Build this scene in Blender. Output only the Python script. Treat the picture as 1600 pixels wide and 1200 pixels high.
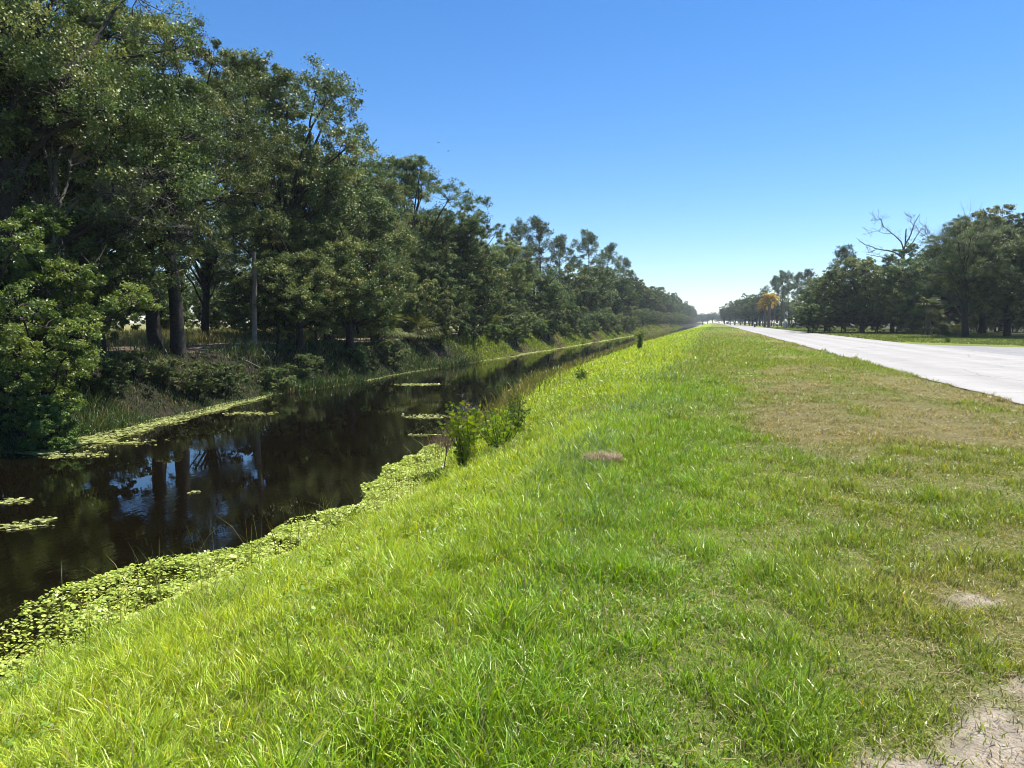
import bpy, math, random
import numpy as np
from mathutils import Vector

# ------------------------------------------------------------------ camera, sky, sun, exposure
for o in list(bpy.data.objects):
    bpy.data.objects.remove(o)
scene = bpy.context.scene
COL = scene.collection
R = math.radians
CAM_H, YAW, PITCH, FPX = 1.6, R(15.2), R(4.8), 1155.0

cam_d = bpy.data.cameras.new('camera')
cam_d.sensor_width = 36
cam_d.lens = FPX / 1600 * 36
cam_d.clip_start = 0.05
cam_d.clip_end = 6000
cam = bpy.data.objects.new('camera', cam_d)
COL.objects.link(cam)
cam.location = (0, 0, CAM_H)
cam.rotation_euler = (R(90) - PITCH, 0, YAW)
scene.camera = cam

SUN_EL, SUN_AZ = R(65), R(46)          # azimuth measured from +Y towards +X
world = bpy.data.worlds.new("World")
scene.world = world
world.use_nodes = True
nt = world.node_tree
bg = nt.nodes['Background']
sky = nt.nodes.new('ShaderNodeTexSky')
sky.sky_type = 'NISHITA'
sky.sun_disc = False
sky.sun_elevation = SUN_EL
sky.sun_rotation = SUN_AZ
sky.altitude = 0
sky.air_density = 1.0
sky.dust_density = 0.0
sky.ozone_density = 3.0
sat = nt.nodes.new('ShaderNodeHueSaturation')       # the phone's vivid rendering of the clear sky
sat.inputs['Saturation'].default_value = 1.2
tint = nt.nodes.new('ShaderNodeMix'); tint.data_type = 'RGBA'; tint.blend_type = 'MULTIPLY'
tint.inputs[0].default_value = 1; tint.inputs[7].default_value = (.91, .97, 1.09, 1)
nt.links.new(sky.outputs[0], tint.inputs[6])
nt.links.new(tint.outputs[2], sat.inputs['Color'])
nt.links.new(sat.outputs[0], bg.inputs[0])
bg.inputs[1].default_value = 0.070

sun_d = bpy.data.lights.new('sun', 'SUN')
sun_d.energy = 5.0
sun_d.angle = R(0.53)
sun_d.color = (1.0, 0.95, 0.86)
sun = bpy.data.objects.new('sun', sun_d)
COL.objects.link(sun)
sd = Vector((math.sin(SUN_AZ) * math.cos(SUN_EL), math.cos(SUN_AZ) * math.cos(SUN_EL), math.sin(SUN_EL)))
sun.rotation_euler = (-sd).to_track_quat('-Z', 'Y').to_euler()
sun.location = sd * 60

scene.view_settings.view_transform = 'Standard'
scene.view_settings.look = 'None'
scene.view_settings.exposure = 1.18
scene.view_settings.gamma = 1
scene.cycles.max_bounces = 6
scene.cycles.diffuse_bounces = 3
scene.cycles.glossy_bounces = 3
scene.cycles.transmission_bounces = 4
scene.cycles.sample_clamp_indirect = 4
scene.cycles.use_denoising = True
scene.cycles.denoising_prefilter = 'ACCURATE'
scene.cycles.filter_width = 0.95

# ------------------------------------------------------------------ helpers
def tag(o, label=None, cat=None, group=None, kind=None):
    if label: o['label'] = label
    if cat: o['category'] = cat
    if group: o['group'] = group
    if kind: o['kind'] = kind
    return o

def link(name, me, mat=None, parent=None):
    o = bpy.data.objects.new(name, me)
    COL.objects.link(o)
    if mat and not me.materials: me.materials.append(mat)
    if parent: o.parent = parent
    return o

def empty(name, loc, rz=0, s=1.0):
    o = bpy.data.objects.new(name, None)
    COL.objects.link(o)
    o.location = loc
    o.rotation_euler = (0, 0, rz)
    o.scale = (s, s, s) if not hasattr(s, '__len__') else s
    o.empty_display_size = 0.2
    return o

def mesh_np(name, V, polys, smooth=False, **attrs):
    """V (n,3); polys: list of (m,k) index arrays; attrs: point attributes (float or rgb)"""
    me = bpy.data.meshes.new(name)
    V = np.asarray(V, np.float32)
    me.vertices.add(len(V))
    me.vertices.foreach_set('co', V.ravel())
    polys = [np.asarray(p, np.int32) for p in polys if len(p)]
    loops = np.concatenate([p.ravel() for p in polys])
    sizes = np.concatenate([np.full(len(p), p.shape[1], np.int32) for p in polys])
    me.loops.add(len(loops))
    me.loops.foreach_set('vertex_index', loops)
    me.polygons.add(len(sizes))
    starts = np.concatenate([[0], np.cumsum(sizes)[:-1]]).astype(np.int32)
    me.polygons.foreach_set('loop_start', starts)
    if smooth:
        me.polygons.foreach_set('use_smooth', np.ones(len(sizes), bool))
    else:
        me.polygons.foreach_set('use_smooth', np.zeros(len(sizes), bool))
    me.update(calc_edges=True)
    for k, a in attrs.items():
        a = np.asarray(a, np.float32)
        if a.ndim == 1:
            me.attributes.new(k, 'FLOAT', 'POINT').data.foreach_set('value', a)
        else:
            c = np.ones((len(a), 4), np.float32); c[:, :3] = a
            me.attributes.new(k, 'FLOAT_COLOR', 'POINT').data.foreach_set('color', c.ravel())
    return me

_tab = np.random.default_rng(7).random((256, 256))
def vnoise(x, y, s=0):
    x = np.asarray(x, float) + s * 17.31; y = np.asarray(y, float) + s * 9.77
    xi = np.floor(x).astype(int); yi = np.floor(y).astype(int)
    fx = x - xi; fy = y - yi
    fx = fx * fx * (3 - 2 * fx); fy = fy * fy * (3 - 2 * fy)
    g = lambda i, j: _tab[i & 255, j & 255]
    return (g(xi, yi) * (1 - fx) + g(xi + 1, yi) * fx) * (1 - fy) + (g(xi, yi + 1) * (1 - fx) + g(xi + 1, yi + 1) * fx) * fy
def fbm(x, y, s=0, o=3):
    r = 0; a = 1; t = 0
    for k in range(o):
        r = r + a * vnoise(x * 2 ** k, y * 2 ** k, s + k); t += a; a *= .5
    return r / t
def sstep(a, b, x):
    t = np.clip((x - a) / (b - a), 0, 1)
    return t * t * (3 - 2 * t)

def pos(u, F):
    """ground point seen in photo column u at depth F along the optical axis"""
    r = (u - 800) / FPX
    return (F * (math.cos(YAW) * r - math.sin(YAW)), F * (math.cos(YAW) + math.sin(YAW) * r))
def posx(u, x):
    r = (u - 800) / FPX
    F = x / (math.cos(YAW) * r - math.sin(YAW))
    return (x, F * (math.cos(YAW) + math.sin(YAW) * r))

# terrain profile -------------------------------------------------------------
WATER = -1.38
def shore_r(y):
    return np.interp(y, [-10, 3, 5.5, 7, 8.3, 10.4, 14, 20, 35, 100, 900],
                     [-5.8, -5.6, -5.4, -5.2, -4.9, -4.7, -5.4, -6.4, -8.3, -10.0, -10.6]) + .25 * (fbm(np.asarray(y) * .45, 0, 3) - .5)
def shore_l(y):
    return np.interp(y, [-10, 10, 15, 20, 25, 40, 900], [-14.8, -15.2, -15.8, -16.6, -17.0, -17.1, -17.3]) + .9 * (fbm(np.asarray(y) * .22, 5, 9) - .5)
ROAD_L, ROAD_R = 5.8, 13.8
def height(x, y):
    x = np.asarray(x, float); y = np.asarray(y, float)
    sr = shore_r(y); sl = shore_l(y)
    top = -1.3 + .5 * (fbm(y * .06, 2, 5) - .5)
    t = np.clip((x - sr) / (top - sr), 0, 1)
    zr = -1.4 + 1.4 * (1 - (1 - t) ** 1.5)
    zr = zr + .07 * (fbm(x * .9, y * .9, 11) - .5) * np.clip((x - sr) / .6, 0, 1) + .035 * (fbm(x * 3, y * 3, 12) - .5)
    s = np.clip((sl - x) / 2.9, 0, 1)
    zl = -1.4 + 1.72 * s * s * (3 - 2 * s) + .35 * (fbm(x * .5, y * .5, 13) - .5) * s
    bed = -1.4 - np.minimum(.9, .4 * np.minimum(sr - x, x - sl))
    z = np.where(x > sr, zr, np.where(x < sl, zl, bed))
    # flat under the road and its edge
    rd = sstep(ROAD_L - .6, ROAD_L - .1, x) * (1 - sstep(ROAD_R + .2, ROAD_R + 1.2, x))
    z = z * (1 - rd) + (-.01) * rd
    side = sstep(ROAD_R - 1, ROAD_R, x) * sstep(20, 24, y) * (1 - sstep(62, 66, y))
    z = z * (1 - side) - .01 * side
    return z
def H1(x, y): return float(height(np.array([x]), np.array([y]))[0])

# ------------------------------------------------------------------ materials
def mat(name):
    m = bpy.data.materials.new(name); m.use_nodes = True
    n = m.node_tree.nodes; l = m.node_tree.links
    return m, n, l, n['Principled BSDF'], n['Material Output']

def noise_node(n, l, scale, detail=4, coord='Object', rough=.6):
    tc = n.new('ShaderNodeTexCoord'); t = n.new('ShaderNodeTexNoise')
    t.inputs['Scale'].default_value = scale; t.inputs['Detail'].default_value = detail
    t.inputs['Roughness'].default_value = rough
    l.new(tc.outputs[coord], t.inputs['Vector'])
    return t

def ramp(n, stops):
    r = n.new('ShaderNodeValToRGB')
    e = r.color_ramp.elements
    e[0].position, e[0].color = stops[0][0], (*stops[0][1], 1)
    e[1].position, e[1].color = stops[1][0], (*stops[1][1], 1)
    for p, c in stops[2:]:
        k = e.new(p); k.color = (*c, 1)
    return r

def simple(name, col, rough=.6, var=.25, scale=8, spec=.4, bump=0.0):
    m, n, l, b, out = mat(name)
    t = noise_node(n, l, scale)
    lo = tuple(c * (1 - var) for c in col); hi = tuple(min(1, c * (1 + var)) for c in col)
    r = ramp(n, [(.3, lo), (.7, hi)])
    l.new(t.outputs['Fac'], r.inputs['Fac']); l.new(r.outputs['Color'], b.inputs['Base Color'])
    b.inputs['Roughness'].default_value = rough
    b.inputs['Specular IOR Level'].default_value = spec
    if bump:
        bp = n.new('ShaderNodeBump'); bp.inputs['Strength'].default_value = bump; bp.inputs['Distance'].default_value = .03
        l.new(t.outputs['Fac'], bp.inputs['Height']); l.new(bp.outputs['Normal'], b.inputs['Normal'])
    return m

def leafmat(name, stops, trans=.35, rough=.42, spec=.5, objvar=.25, tcol=1.3):
    """leaf colour from the per-leaf tint attribute, thin-leaf translucency"""
    m, n, l, b, out = mat(name)
    a = n.new('ShaderNodeAttribute'); a.attribute_name = 'tint'
    r = ramp(n, stops)
    l.new(a.outputs['Fac'], r.inputs['Fac'])
    oi = n.new('ShaderNodeObjectInfo')
    hs = n.new('ShaderNodeHueSaturation')
    mr = n.new('ShaderNodeMapRange'); mr.inputs['To Min'].default_value = 1 - objvar; mr.inputs['To Max'].default_value = 1 + objvar
    l.new(oi.outputs['Random'], mr.inputs['Value']); l.new(mr.outputs[0], hs.inputs['Value'])
    mh = n.new('ShaderNodeMapRange'); mh.inputs['To Min'].default_value = .485; mh.inputs['To Max'].default_value = .515
    mm = n.new('ShaderNodeMath'); mm.operation = 'FRACT'; mx = n.new('ShaderNodeMath'); mx.operation = 'MULTIPLY'; mx.inputs[1].default_value = 7.3
    l.new(oi.outputs['Random'], mx.inputs[0]); l.new(mx.outputs[0], mm.inputs[0]); l.new(mm.outputs[0], mh.inputs['Value'])
    l.new(mh.outputs[0], hs.inputs['Hue'])
    l.new(r.outputs['Color'], hs.inputs['Color'])
    l.new(hs.outputs['Color'], b.inputs['Base Color'])
    b.inputs['Roughness'].default_value = rough
    b.inputs['Specular IOR Level'].default_value = spec
    tr = n.new('ShaderNodeBsdfTranslucent')
    h2 = n.new('ShaderNodeHueSaturation'); h2.inputs['Hue'].default_value = .485; h2.inputs['Saturation'].default_value = 1.15; h2.inputs['Value'].default_value = tcol
    l.new(hs.outputs['Color'], h2.inputs['Color']); l.new(h2.outputs['Color'], tr.inputs['Color'])
    mix = n.new('ShaderNodeMixShader'); mix.inputs[0].default_value = trans
    l.new(b.outputs[0], mix.inputs[1]); l.new(tr.outputs[0], mix.inputs[2]); l.new(mix.outputs[0], out.inputs['Surface'])
    return m

def colmat(name, trans=.35, rough=.45, spec=.4, tcol=1.25):
    """blade colour straight from the 'col' attribute"""
    m, n, l, b, out = mat(name)
    a = n.new('ShaderNodeAttribute'); a.attribute_name = 'col'
    l.new(a.outputs['Color'], b.inputs['Base Color'])
    b.inputs['Roughness'].default_value = rough; b.inputs['Specular IOR Level'].default_value = spec
    tr = n.new('ShaderNodeBsdfTranslucent')
    h2 = n.new('ShaderNodeHueSaturation'); h2.inputs['Hue'].default_value = .49; h2.inputs['Saturation'].default_value = 1.1; h2.inputs['Value'].default_value = tcol
    l.new(a.outputs['Color'], h2.inputs['Color']); l.new(h2.outputs['Color'], tr.inputs['Color'])
    mix = n.new('ShaderNodeMixShader'); mix.inputs[0].default_value = trans
    l.new(b.outputs[0], mix.inputs[1]); l.new(tr.outputs[0], mix.inputs[2]); l.new(mix.outputs[0], out.inputs['Surface'])
    return m

M_OAK = leafmat('oak_leaves', [(0, (.028, .050, .014)), (.5, (.090, .136, .034)), (.85, (.19, .232, .066)), (1, (.29, .27, .09))], .22, .46, .32)
M_LIGHT = leafmat('light_leaves', [(0, (.050, .095, .02)), (.5, (.105, .175, .036)), (1, (.20, .265, .062))], .40, .45, .45)
M_PINE = leafmat('pine_needles', [(0, (.026, .046, .016)), (.5, (.054, .088, .030)), (1, (.11, .14, .05))], .28, .45, .4)
M_PALM = leafmat('palm_fronds', [(0, (.045, .065, .018)), (.6, (.10, .13, .035)), (1, (.19, .17, .06))], .3, .5, .22)
M_GOLD = leafmat('golden_fronds', [(0, (.24, .18, .025)), (.6, (.42, .30, .035)), (1, (.50, .40, .07))], .35, .4, .4, .05)
M_GRASS = colmat('grass_blades', .40, .38, .5)
M_BANK = colmat('bank_blades', .38, .45, .35)
M_MAT = colmat('pennywort_leaves', .35, .4, .45)
M_BARK = simple('bark', (.034, .029, .025), .9, .45, 9, .2, .6)
M_PBARK = simple('pine_bark', (.10, .075, .058), .9, .45, 6, .2, .5)
M_GREY = simple('dead_grey_wood', (.19, .17, .15), .85, .3, 7, .2, .4)
M_BOOT = simple('palm_boots', (.15, .12, .09), .9, .4, 10, .2, .6)

# ------------------------------------------------------------------ ground
def patch_cols(x, y):
    """turf colour as the turf itself has it: lush bank, green and straw patches on the mown verge"""
    x = np.asarray(x, float); y = np.asarray(y, float)
    d = np.hypot(x, y)
    lush = np.array([.285, .375, .036]); green = np.array([.145, .245, .022]); olive = np.array([.225, .23, .045])
    straw = np.array([.34, .27, .14]); brown = np.array([.22, .165, .10])
    n1 = fbm(x * .45 + 3, y * .22, 21); n2 = fbm(x * 1.3, y * .8, 25, 3); n3 = fbm(x * .16, y * .07, 28, 2)
    bank = 1 - sstep(-1.9, -.5, x + .8 * (n2 - .5))
    # mown verge: greener near the camera, drier towards the road and further off
    dry = sstep(.50, .66, .62 * n1 + .38 * n3 + .026 * np.clip(x - 2.0, -3, 3.5) + .062 * sstep(5, 18, y) - .06)
    c = green[None] * (1 - n2[:, None]) + olive[None] * n2[:, None]
    br = np.clip(n2 * 1.6 - .3, 0, 1)[:, None]
    c = c * (1 - .66 * dry[:, None]) + (.55 * (straw[None] * br + brown[None] * (1 - br)) + .45 * olive[None]) * .66 * dry[:, None]
    vivid = (sstep(-2.6, -1.4, x) * (1 - sstep(-.5, 1.3, x + 1.6 * (n1 - .5))) * (1 - sstep(14, 26, y)))[:, None]
    c = c * (1 - .75 * vivid) + np.array([.15, .275, .021])[None] * (.65 + .7 * n2[:, None]) * .75 * vivid
    bc = lush[None] * (.75 + .5 * n2[:, None])
    g2 = sstep(.5, .72, n1)[:, None]
    bc = bc * (1 - .45 * g2) + green[None] * .45 * g2
    c = c * (1 - bank[:, None]) + bc * bank[:, None]
    c = c * (1 - .35 * vivid) + np.array([.18, .31, .024])[None] * .35 * vivid
    return c, bank, dry * (1 - .7 * vivid[:, 0]), n2

def sand_mask(x, y):
    """bare sandy spots in the verge near the camera"""
    x = np.asarray(x, float); y = np.asarray(y, float)
    m = np.zeros_like(x)
    for (sx, sy, a, b) in ((1.2, 3.05, .34, .30), (.74, 2.72, .26, .17), (1.5, 3.5, .32, .22), (1.5, 4.65, .17, .12), (1.36, 4.05, .12, .12), (2.3, 3.0, .5, .4), (3.4, 7.6, .22, .10)):
        q = ((x - sx) / a) ** 2 + ((y - sy) / b) ** 2
        m = np.maximum(m, 1 - sstep(.45, 1.25, q + 2.6 * (fbm(x * 5, y * 5, 31, 4) - .5)))
    return m

xs = np.unique(np.concatenate([[-600, -400, -250, -160, -110, -80, -60], np.arange(-50, -21, 1.5), np.arange(-21, -14, .2), np.arange(-14, -7, .5),
                               np.arange(-7, 4, .11), np.arange(4, 7, .2), np.arange(7, 16, 1.0), np.arange(16, 40, 2), [45, 55, 70, 90, 120, 170, 250, 400, 600]]))
ys = np.unique(np.concatenate([[-80, -40, -20, -10, -5, -2], np.arange(0, 14, .11), np.arange(14, 30, .35), np.arange(30, 80, 1.2), np.arange(80, 200, 5), np.arange(200, 1000, 25), [1100, 1300, 1500]]))
GX, GY = np.meshgrid(xs, ys)
gx, gy = GX.ravel(), GY.ravel()
gz = height(gx, gy)
gc, gb, gd, gn = patch_cols(gx, gy)
sm = sand_mask(gx, gy)
soil = np.array([.105, .078, .045]); sandc = np.array([.26, .225, .18])
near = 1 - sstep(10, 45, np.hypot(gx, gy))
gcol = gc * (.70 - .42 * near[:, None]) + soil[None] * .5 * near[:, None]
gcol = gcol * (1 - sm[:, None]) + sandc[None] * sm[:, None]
leftside = gx < shore_l(gy)
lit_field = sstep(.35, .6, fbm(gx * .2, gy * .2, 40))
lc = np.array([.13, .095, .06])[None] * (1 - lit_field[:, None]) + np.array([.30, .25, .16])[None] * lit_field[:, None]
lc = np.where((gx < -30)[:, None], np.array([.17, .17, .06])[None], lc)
lc = np.where((gx > shore_l(gy) - 3.2)[:, None], np.array([.022, .019, .012])[None], lc)  # far bank soil darkened to paint in the shade of the oaks
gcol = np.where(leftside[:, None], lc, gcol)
inwater = (gx >= shore_l(gy)) & (gx <= shore_r(gy))
gcol = np.where(inwater[:, None], np.array([.05, .035, .02])[None], gcol)
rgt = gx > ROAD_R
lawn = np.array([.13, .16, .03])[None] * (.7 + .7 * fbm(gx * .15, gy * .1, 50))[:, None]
lawn = np.where((gx > 27)[:, None], np.array([.045, .048, .022])[None], lawn)  # leaf litter under the right trees, with their shade painted into it
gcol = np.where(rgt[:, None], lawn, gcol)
nx, ny = len(xs), len(ys)
idx = np.arange(nx * ny).reshape(ny, nx)
quads = np.stack([idx[:-1, :-1], idx[:-1, 1:], idx[1:, 1:], idx[1:, :-1]], -1).reshape(-1, 4)
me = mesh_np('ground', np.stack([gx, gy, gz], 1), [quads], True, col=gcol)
m, n, l, b, out = mat('turf_soil')
a = n.new('ShaderNodeAttribute'); a.attribute_name = 'col'
t1 = noise_node(n, l, 60, 5); t2 = noise_node(n, l, 9, 4)
mixa = n.new('ShaderNodeMath'); mixa.operation = 'MULTIPLY'; l.new(t1.outputs['Fac'], mixa.inputs[0]); l.new(t2.outputs['Fac'], mixa.inputs[1])
mr = n.new('ShaderNodeMapRange'); mr.inputs['From Min'].default_value = .1; mr.inputs['From Max'].default_value = .42; mr.inputs['To Min'].default_value = .6; mr.inputs['To Max'].default_value = 1.35
l.new(mixa.outputs[0], mr.inputs['Value'])
hs = n.new('ShaderNodeHueSaturation'); l.new(a.outputs['Color'], hs.inputs['Color']); l.new(mr.outputs[0], hs.inputs['Value'])
l.new(hs.outputs['Color'], b.inputs['Base Color'])
b.inputs['Roughness'].default_value = .95; b.inputs['Specular IOR Level'].default_value = .1
bp = n.new('ShaderNodeBump'); bp.inputs['Strength'].default_value = .8; bp.inputs['Distance'].default_value = .02
l.new(t1.outputs['Fac'], bp.inputs['Height']); l.new(bp.outputs['Normal'], b.inputs['Normal'])
tag(link('ground', me, m), kind='structure')

# ------------------------------------------------------------------ water
wy = np.concatenate([np.arange(-20, 80, 2.0), np.arange(80, 900, 20)])
wl = np.full_like(wy, -19.5); wr = np.full_like(wy, -3.8)
V = np.concatenate([np.stack([wl, wy, np.full_like(wy, WATER)], 1), np.stack([wr, wy, np.full_like(wy, WATER)], 1)])
k = len(wy); i = np.arange(k - 1)
me = mesh_np('water', V, [np.stack([i, i + k, i + k + 1, i + 1], 1)])
m, n, l, b, out = mat('canal_water')
b.inputs['Base Color'].default_value = (.0035, .0025, .0012, 1)
b.inputs['Roughness'].default_value = .015
b.inputs['IOR'].default_value = 1.45
b.inputs['Specular IOR Level'].default_value = .5
tc = n.new('ShaderNodeTexCoord')
mp = n.new('ShaderNodeMapping'); mp.inputs['Scale'].default_value = (1.4, .8, 1)
l.new(tc.outputs['Object'], mp.inputs['Vector'])
w1 = n.new('ShaderNodeTexNoise'); w1.inputs['Scale'].default_value = 7; w1.inputs['Detail'].default_value = 3
w2 = n.new('ShaderNodeTexNoise'); w2.inputs['Scale'].default_value = .5; w2.inputs['Detail'].default_value = 2
l.new(mp.outputs[0], w1.inputs['Vector']); l.new(mp.outputs[0], w2.inputs['Vector'])
mu = n.new('ShaderNodeMath'); mu.operation = 'MULTIPLY'
r2 = n.new('ShaderNodeMapRange'); r2.inputs['From Min'].default_value = .42; r2.inputs['From Max'].default_value = .62
l.new(w2.outputs['Fac'], r2.inputs['Value']); l.new(w1.outputs['Fac'], mu.inputs[0]); l.new(r2.outputs[0], mu.inputs[1])
bp = n.new('ShaderNodeBump'); bp.inputs['Strength'].default_value = .12; bp.inputs['Distance'].default_value = .02
l.new(mu.outputs[0], bp.inputs['Height']); l.new(bp.outputs['Normal'], b.inputs['Normal'])
tag(link('water', me, m), kind='structure')

# ------------------------------------------------------------------ road, side road
def strip(name, L, Rr, zs, mt, kind='structure'):
    L = np.array(L, float); Rr = np.array(Rr, float); k = len(L)
    V = np.concatenate([np.column_stack([L, np.full(k, zs)]), np.column_stack([Rr, np.full(k, zs)])])
    i = np.arange(k - 1)
    return tag(link(name, mesh_np(name, V, [np.stack([i, i + k, i + k + 1, i + 1], 1)]), mt), kind=kind)

def asphalt(name, col, rr):
    m, n, l, b, out = mat(name)
    f = noise_node(n, l, 140, 3); g = noise_node(n, l, .55, 4); st = n.new('ShaderNodeTexNoise')
    tc = n.new('ShaderNodeTexCoord'); mp = n.new('ShaderNodeMapping'); mp.inputs['Scale'].default_value = (1.1, .02, 1)
    l.new(tc.outputs['Object'], mp.inputs['Vector']); st.inputs['Scale'].default_value = 1.2; st.inputs['Detail'].default_value = 3
    l.new(mp.outputs[0], st.inputs['Vector'])
    r1 = ramp(n, [(.25, tuple(c * .55 for c in col)), (.62, col), (.8, tuple(c * 1.35 for c in col))])
    l.new(f.outputs['Fac'], r1.inputs['Fac'])
    ad = n.new('ShaderNodeMath'); ad.operation = 'ADD'; l.new(g.outputs['Fac'], ad.inputs[0]); l.new(st.outputs['Fac'], ad.inputs[1])
    mr = n.new('ShaderNodeMapRange'); mr.inputs['From Min'].default_value = .7; mr.inputs['From Max'].default_value = 1.3; mr.inputs['To Min'].default_value = .86; mr.inputs['To Max'].default_value = 1.12
    l.new(ad.outputs[0], mr.inputs['Value'])
    hs = n.new('ShaderNodeHueSaturation'); l.new(r1.outputs['Color'], hs.inputs['Color']); l.new(mr.outputs[0], hs.inputs['Value'])
    # cracks and oil-dark wheel tracks worn into the surface
    vo = n.new('ShaderNodeTexVoronoi'); vo.feature = 'DISTANCE_TO_EDGE'; vo.inputs['Scale'].default_value = .33
    wn = noise_node(n, l, 1.5, 4); mv = n.new('ShaderNodeMix'); mv.data_type = 'VECTOR'; mv.inputs[0].default_value = .25
    l.new(tc.outputs['Object'], mv.inputs[4]); l.new(wn.outputs['Color'], mv.inputs[5]); l.new(mv.outputs[1], vo.inputs['Vector'])
    cr = n.new('ShaderNodeMapRange'); cr.inputs['From Min'].default_value = .0; cr.inputs['From Max'].default_value = .012; cr.inputs['To Min'].default_value = .62; cr.inputs['To Max'].default_value = 1
    l.new(vo.outputs['Distance'], cr.inputs['Value'])
    sx = n.new('ShaderNodeSeparateXYZ'); l.new(tc.outputs['Object'], sx.inputs[0])
    sn = n.new('ShaderNodeMath'); sn.operation = 'SINE'; ml = n.new('ShaderNodeMath'); ml.operation = 'MULTIPLY'; ml.inputs[1].default_value = 3.14
    l.new(sx.outputs['X'], ml.inputs[0]); l.new(ml.outputs[0], sn.inputs[0])
    tk = n.new('ShaderNodeMapRange'); tk.inputs['From Min'].default_value = -1; tk.inputs['To Min'].default_value = .93; tk.inputs['To Max'].default_value = 1.04
    l.new(sn.outputs[0], tk.inputs['Value'])
    m1 = n.new('ShaderNodeMath'); m1.operation = 'MULTIPLY'; l.new(cr.outputs[0], m1.inputs[0]); l.new(tk.outputs[0], m1.inputs[1])
    h3 = n.new('ShaderNodeHueSaturation'); l.new(hs.outputs['Color'], h3.inputs['Color']); l.new(m1.outputs[0], h3.inputs['Value'])
    l.new(h3.outputs['Color'], b.inputs['Base Color'])
    b.inputs['Roughness'].default_value = rr; b.inputs['Specular IOR Level'].default_value = .35
    bp = n.new('ShaderNodeBump'); bp.inputs['Strength'].default_value = .4; bp.inputs['Distance'].default_value = .01
    l.new(f.outputs['Fac'], bp.inputs['Height']); l.new(bp.outputs['Normal'], b.inputs['Normal'])
    return m
ry = np.concatenate([np.arange(-10, 60, .3), np.arange(60, 150, 3.), np.arange(150, 1460, 20.)])
wob = .14 * (fbm(ry * .8, ry * 0, 61) - .5) * 2 * (ry < 80)
strip('road', np.column_stack([ROAD_L + wob, ry]), np.column_stack([np.full_like(ry, ROAD_R), ry]), .02, asphalt('bleached_asphalt', (.29, .28, .266), .8))
# side road joining from the right, with a flared corner
fl = [(13.3, 66), (13.4, 62), (13.9, 59), (15.2, 56.2), (18.5, 53), (24, 50.6), (40, 48), (120, 42)]
nr = [(13.3, 26), (13.4, 28.5), (13.9, 30.5), (15.2, 33), (18.5, 35.4), (24, 36.5), (40, 34.5), (120, 28)]
strip('side_road', fl, nr, .016, asphalt('grey_asphalt', (.205, .203, .203), .75))

# ------------------------------------------------------------------ grass blades
def blades(x, y, z, h, w, lean, ang, bend, col, tipcol=None, rng=np.random.default_rng(2), arc=(.25, .85, 1.35)):
    """curved three-segment tapered blades as one mesh (7 verts each)"""
    n = len(x)
    P = np.stack([x, y, z], 1)
    side = np.stack([np.cos(ang), np.sin(ang), np.zeros(n)], 1)
    fw = np.stack([-np.sin(bend), np.cos(bend), np.zeros(n)], 1)
    up = np.array([0, 0, 1.])
    th = lean * 1.35
    rows = []; p = P
    for k, (t, ww) in enumerate(((0, .8), (.4, 1.0), (.75, .72), (1.0, 0))):
        if k:
            dl = (t - (0, .4, .75)[k - 1]) * h
            a_ = th * arc[k - 1]
            p = p + fw * (dl * np.sin(a_))[:, None] + up * (dl * np.cos(a_))[:, None]
        hw = (w * .5 * ww)[:, None]
        tw = side + .5 * k * .33 * rng.normal(0, .5, (n, 1)) * fw + .25 * k * rng.normal(0, .35, (n, 1)) * up
        rows += [p - tw * hw, p + tw * hw] if ww else [p]
    V = np.stack(rows, 1).reshape(-1, 3)
    o = np.arange(n) * 7
    q = np.concatenate([np.stack([o, o + 1, o + 3, o + 2], 1), np.stack([o + 2, o + 3, o + 5, o + 4], 1)]); t = np.stack([o + 4, o + 5, o + 6], 1)
    tc = col if tipcol is None else tipcol
    C = np.stack([col, col, col, col, tc, tc, tc], 1).reshape(-1, 3)
    return V, q, t, C

rg = np.random.default_rng(11)
def wedge(d0, d1, dens, a0=-58, a1=52):
    area = .5 * (d1 ** 2 - d0 ** 2) * R(a1 - a0)
    n = int(area * dens)
    d = np.sqrt(rg.random(n) * (d1 ** 2 - d0 ** 2) + d0 ** 2)
    a = R(a0) + rg.random(n) * R(a1 - a0) - YAW
    return np.sin(a) * d, np.cos(a) * d, d

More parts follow.
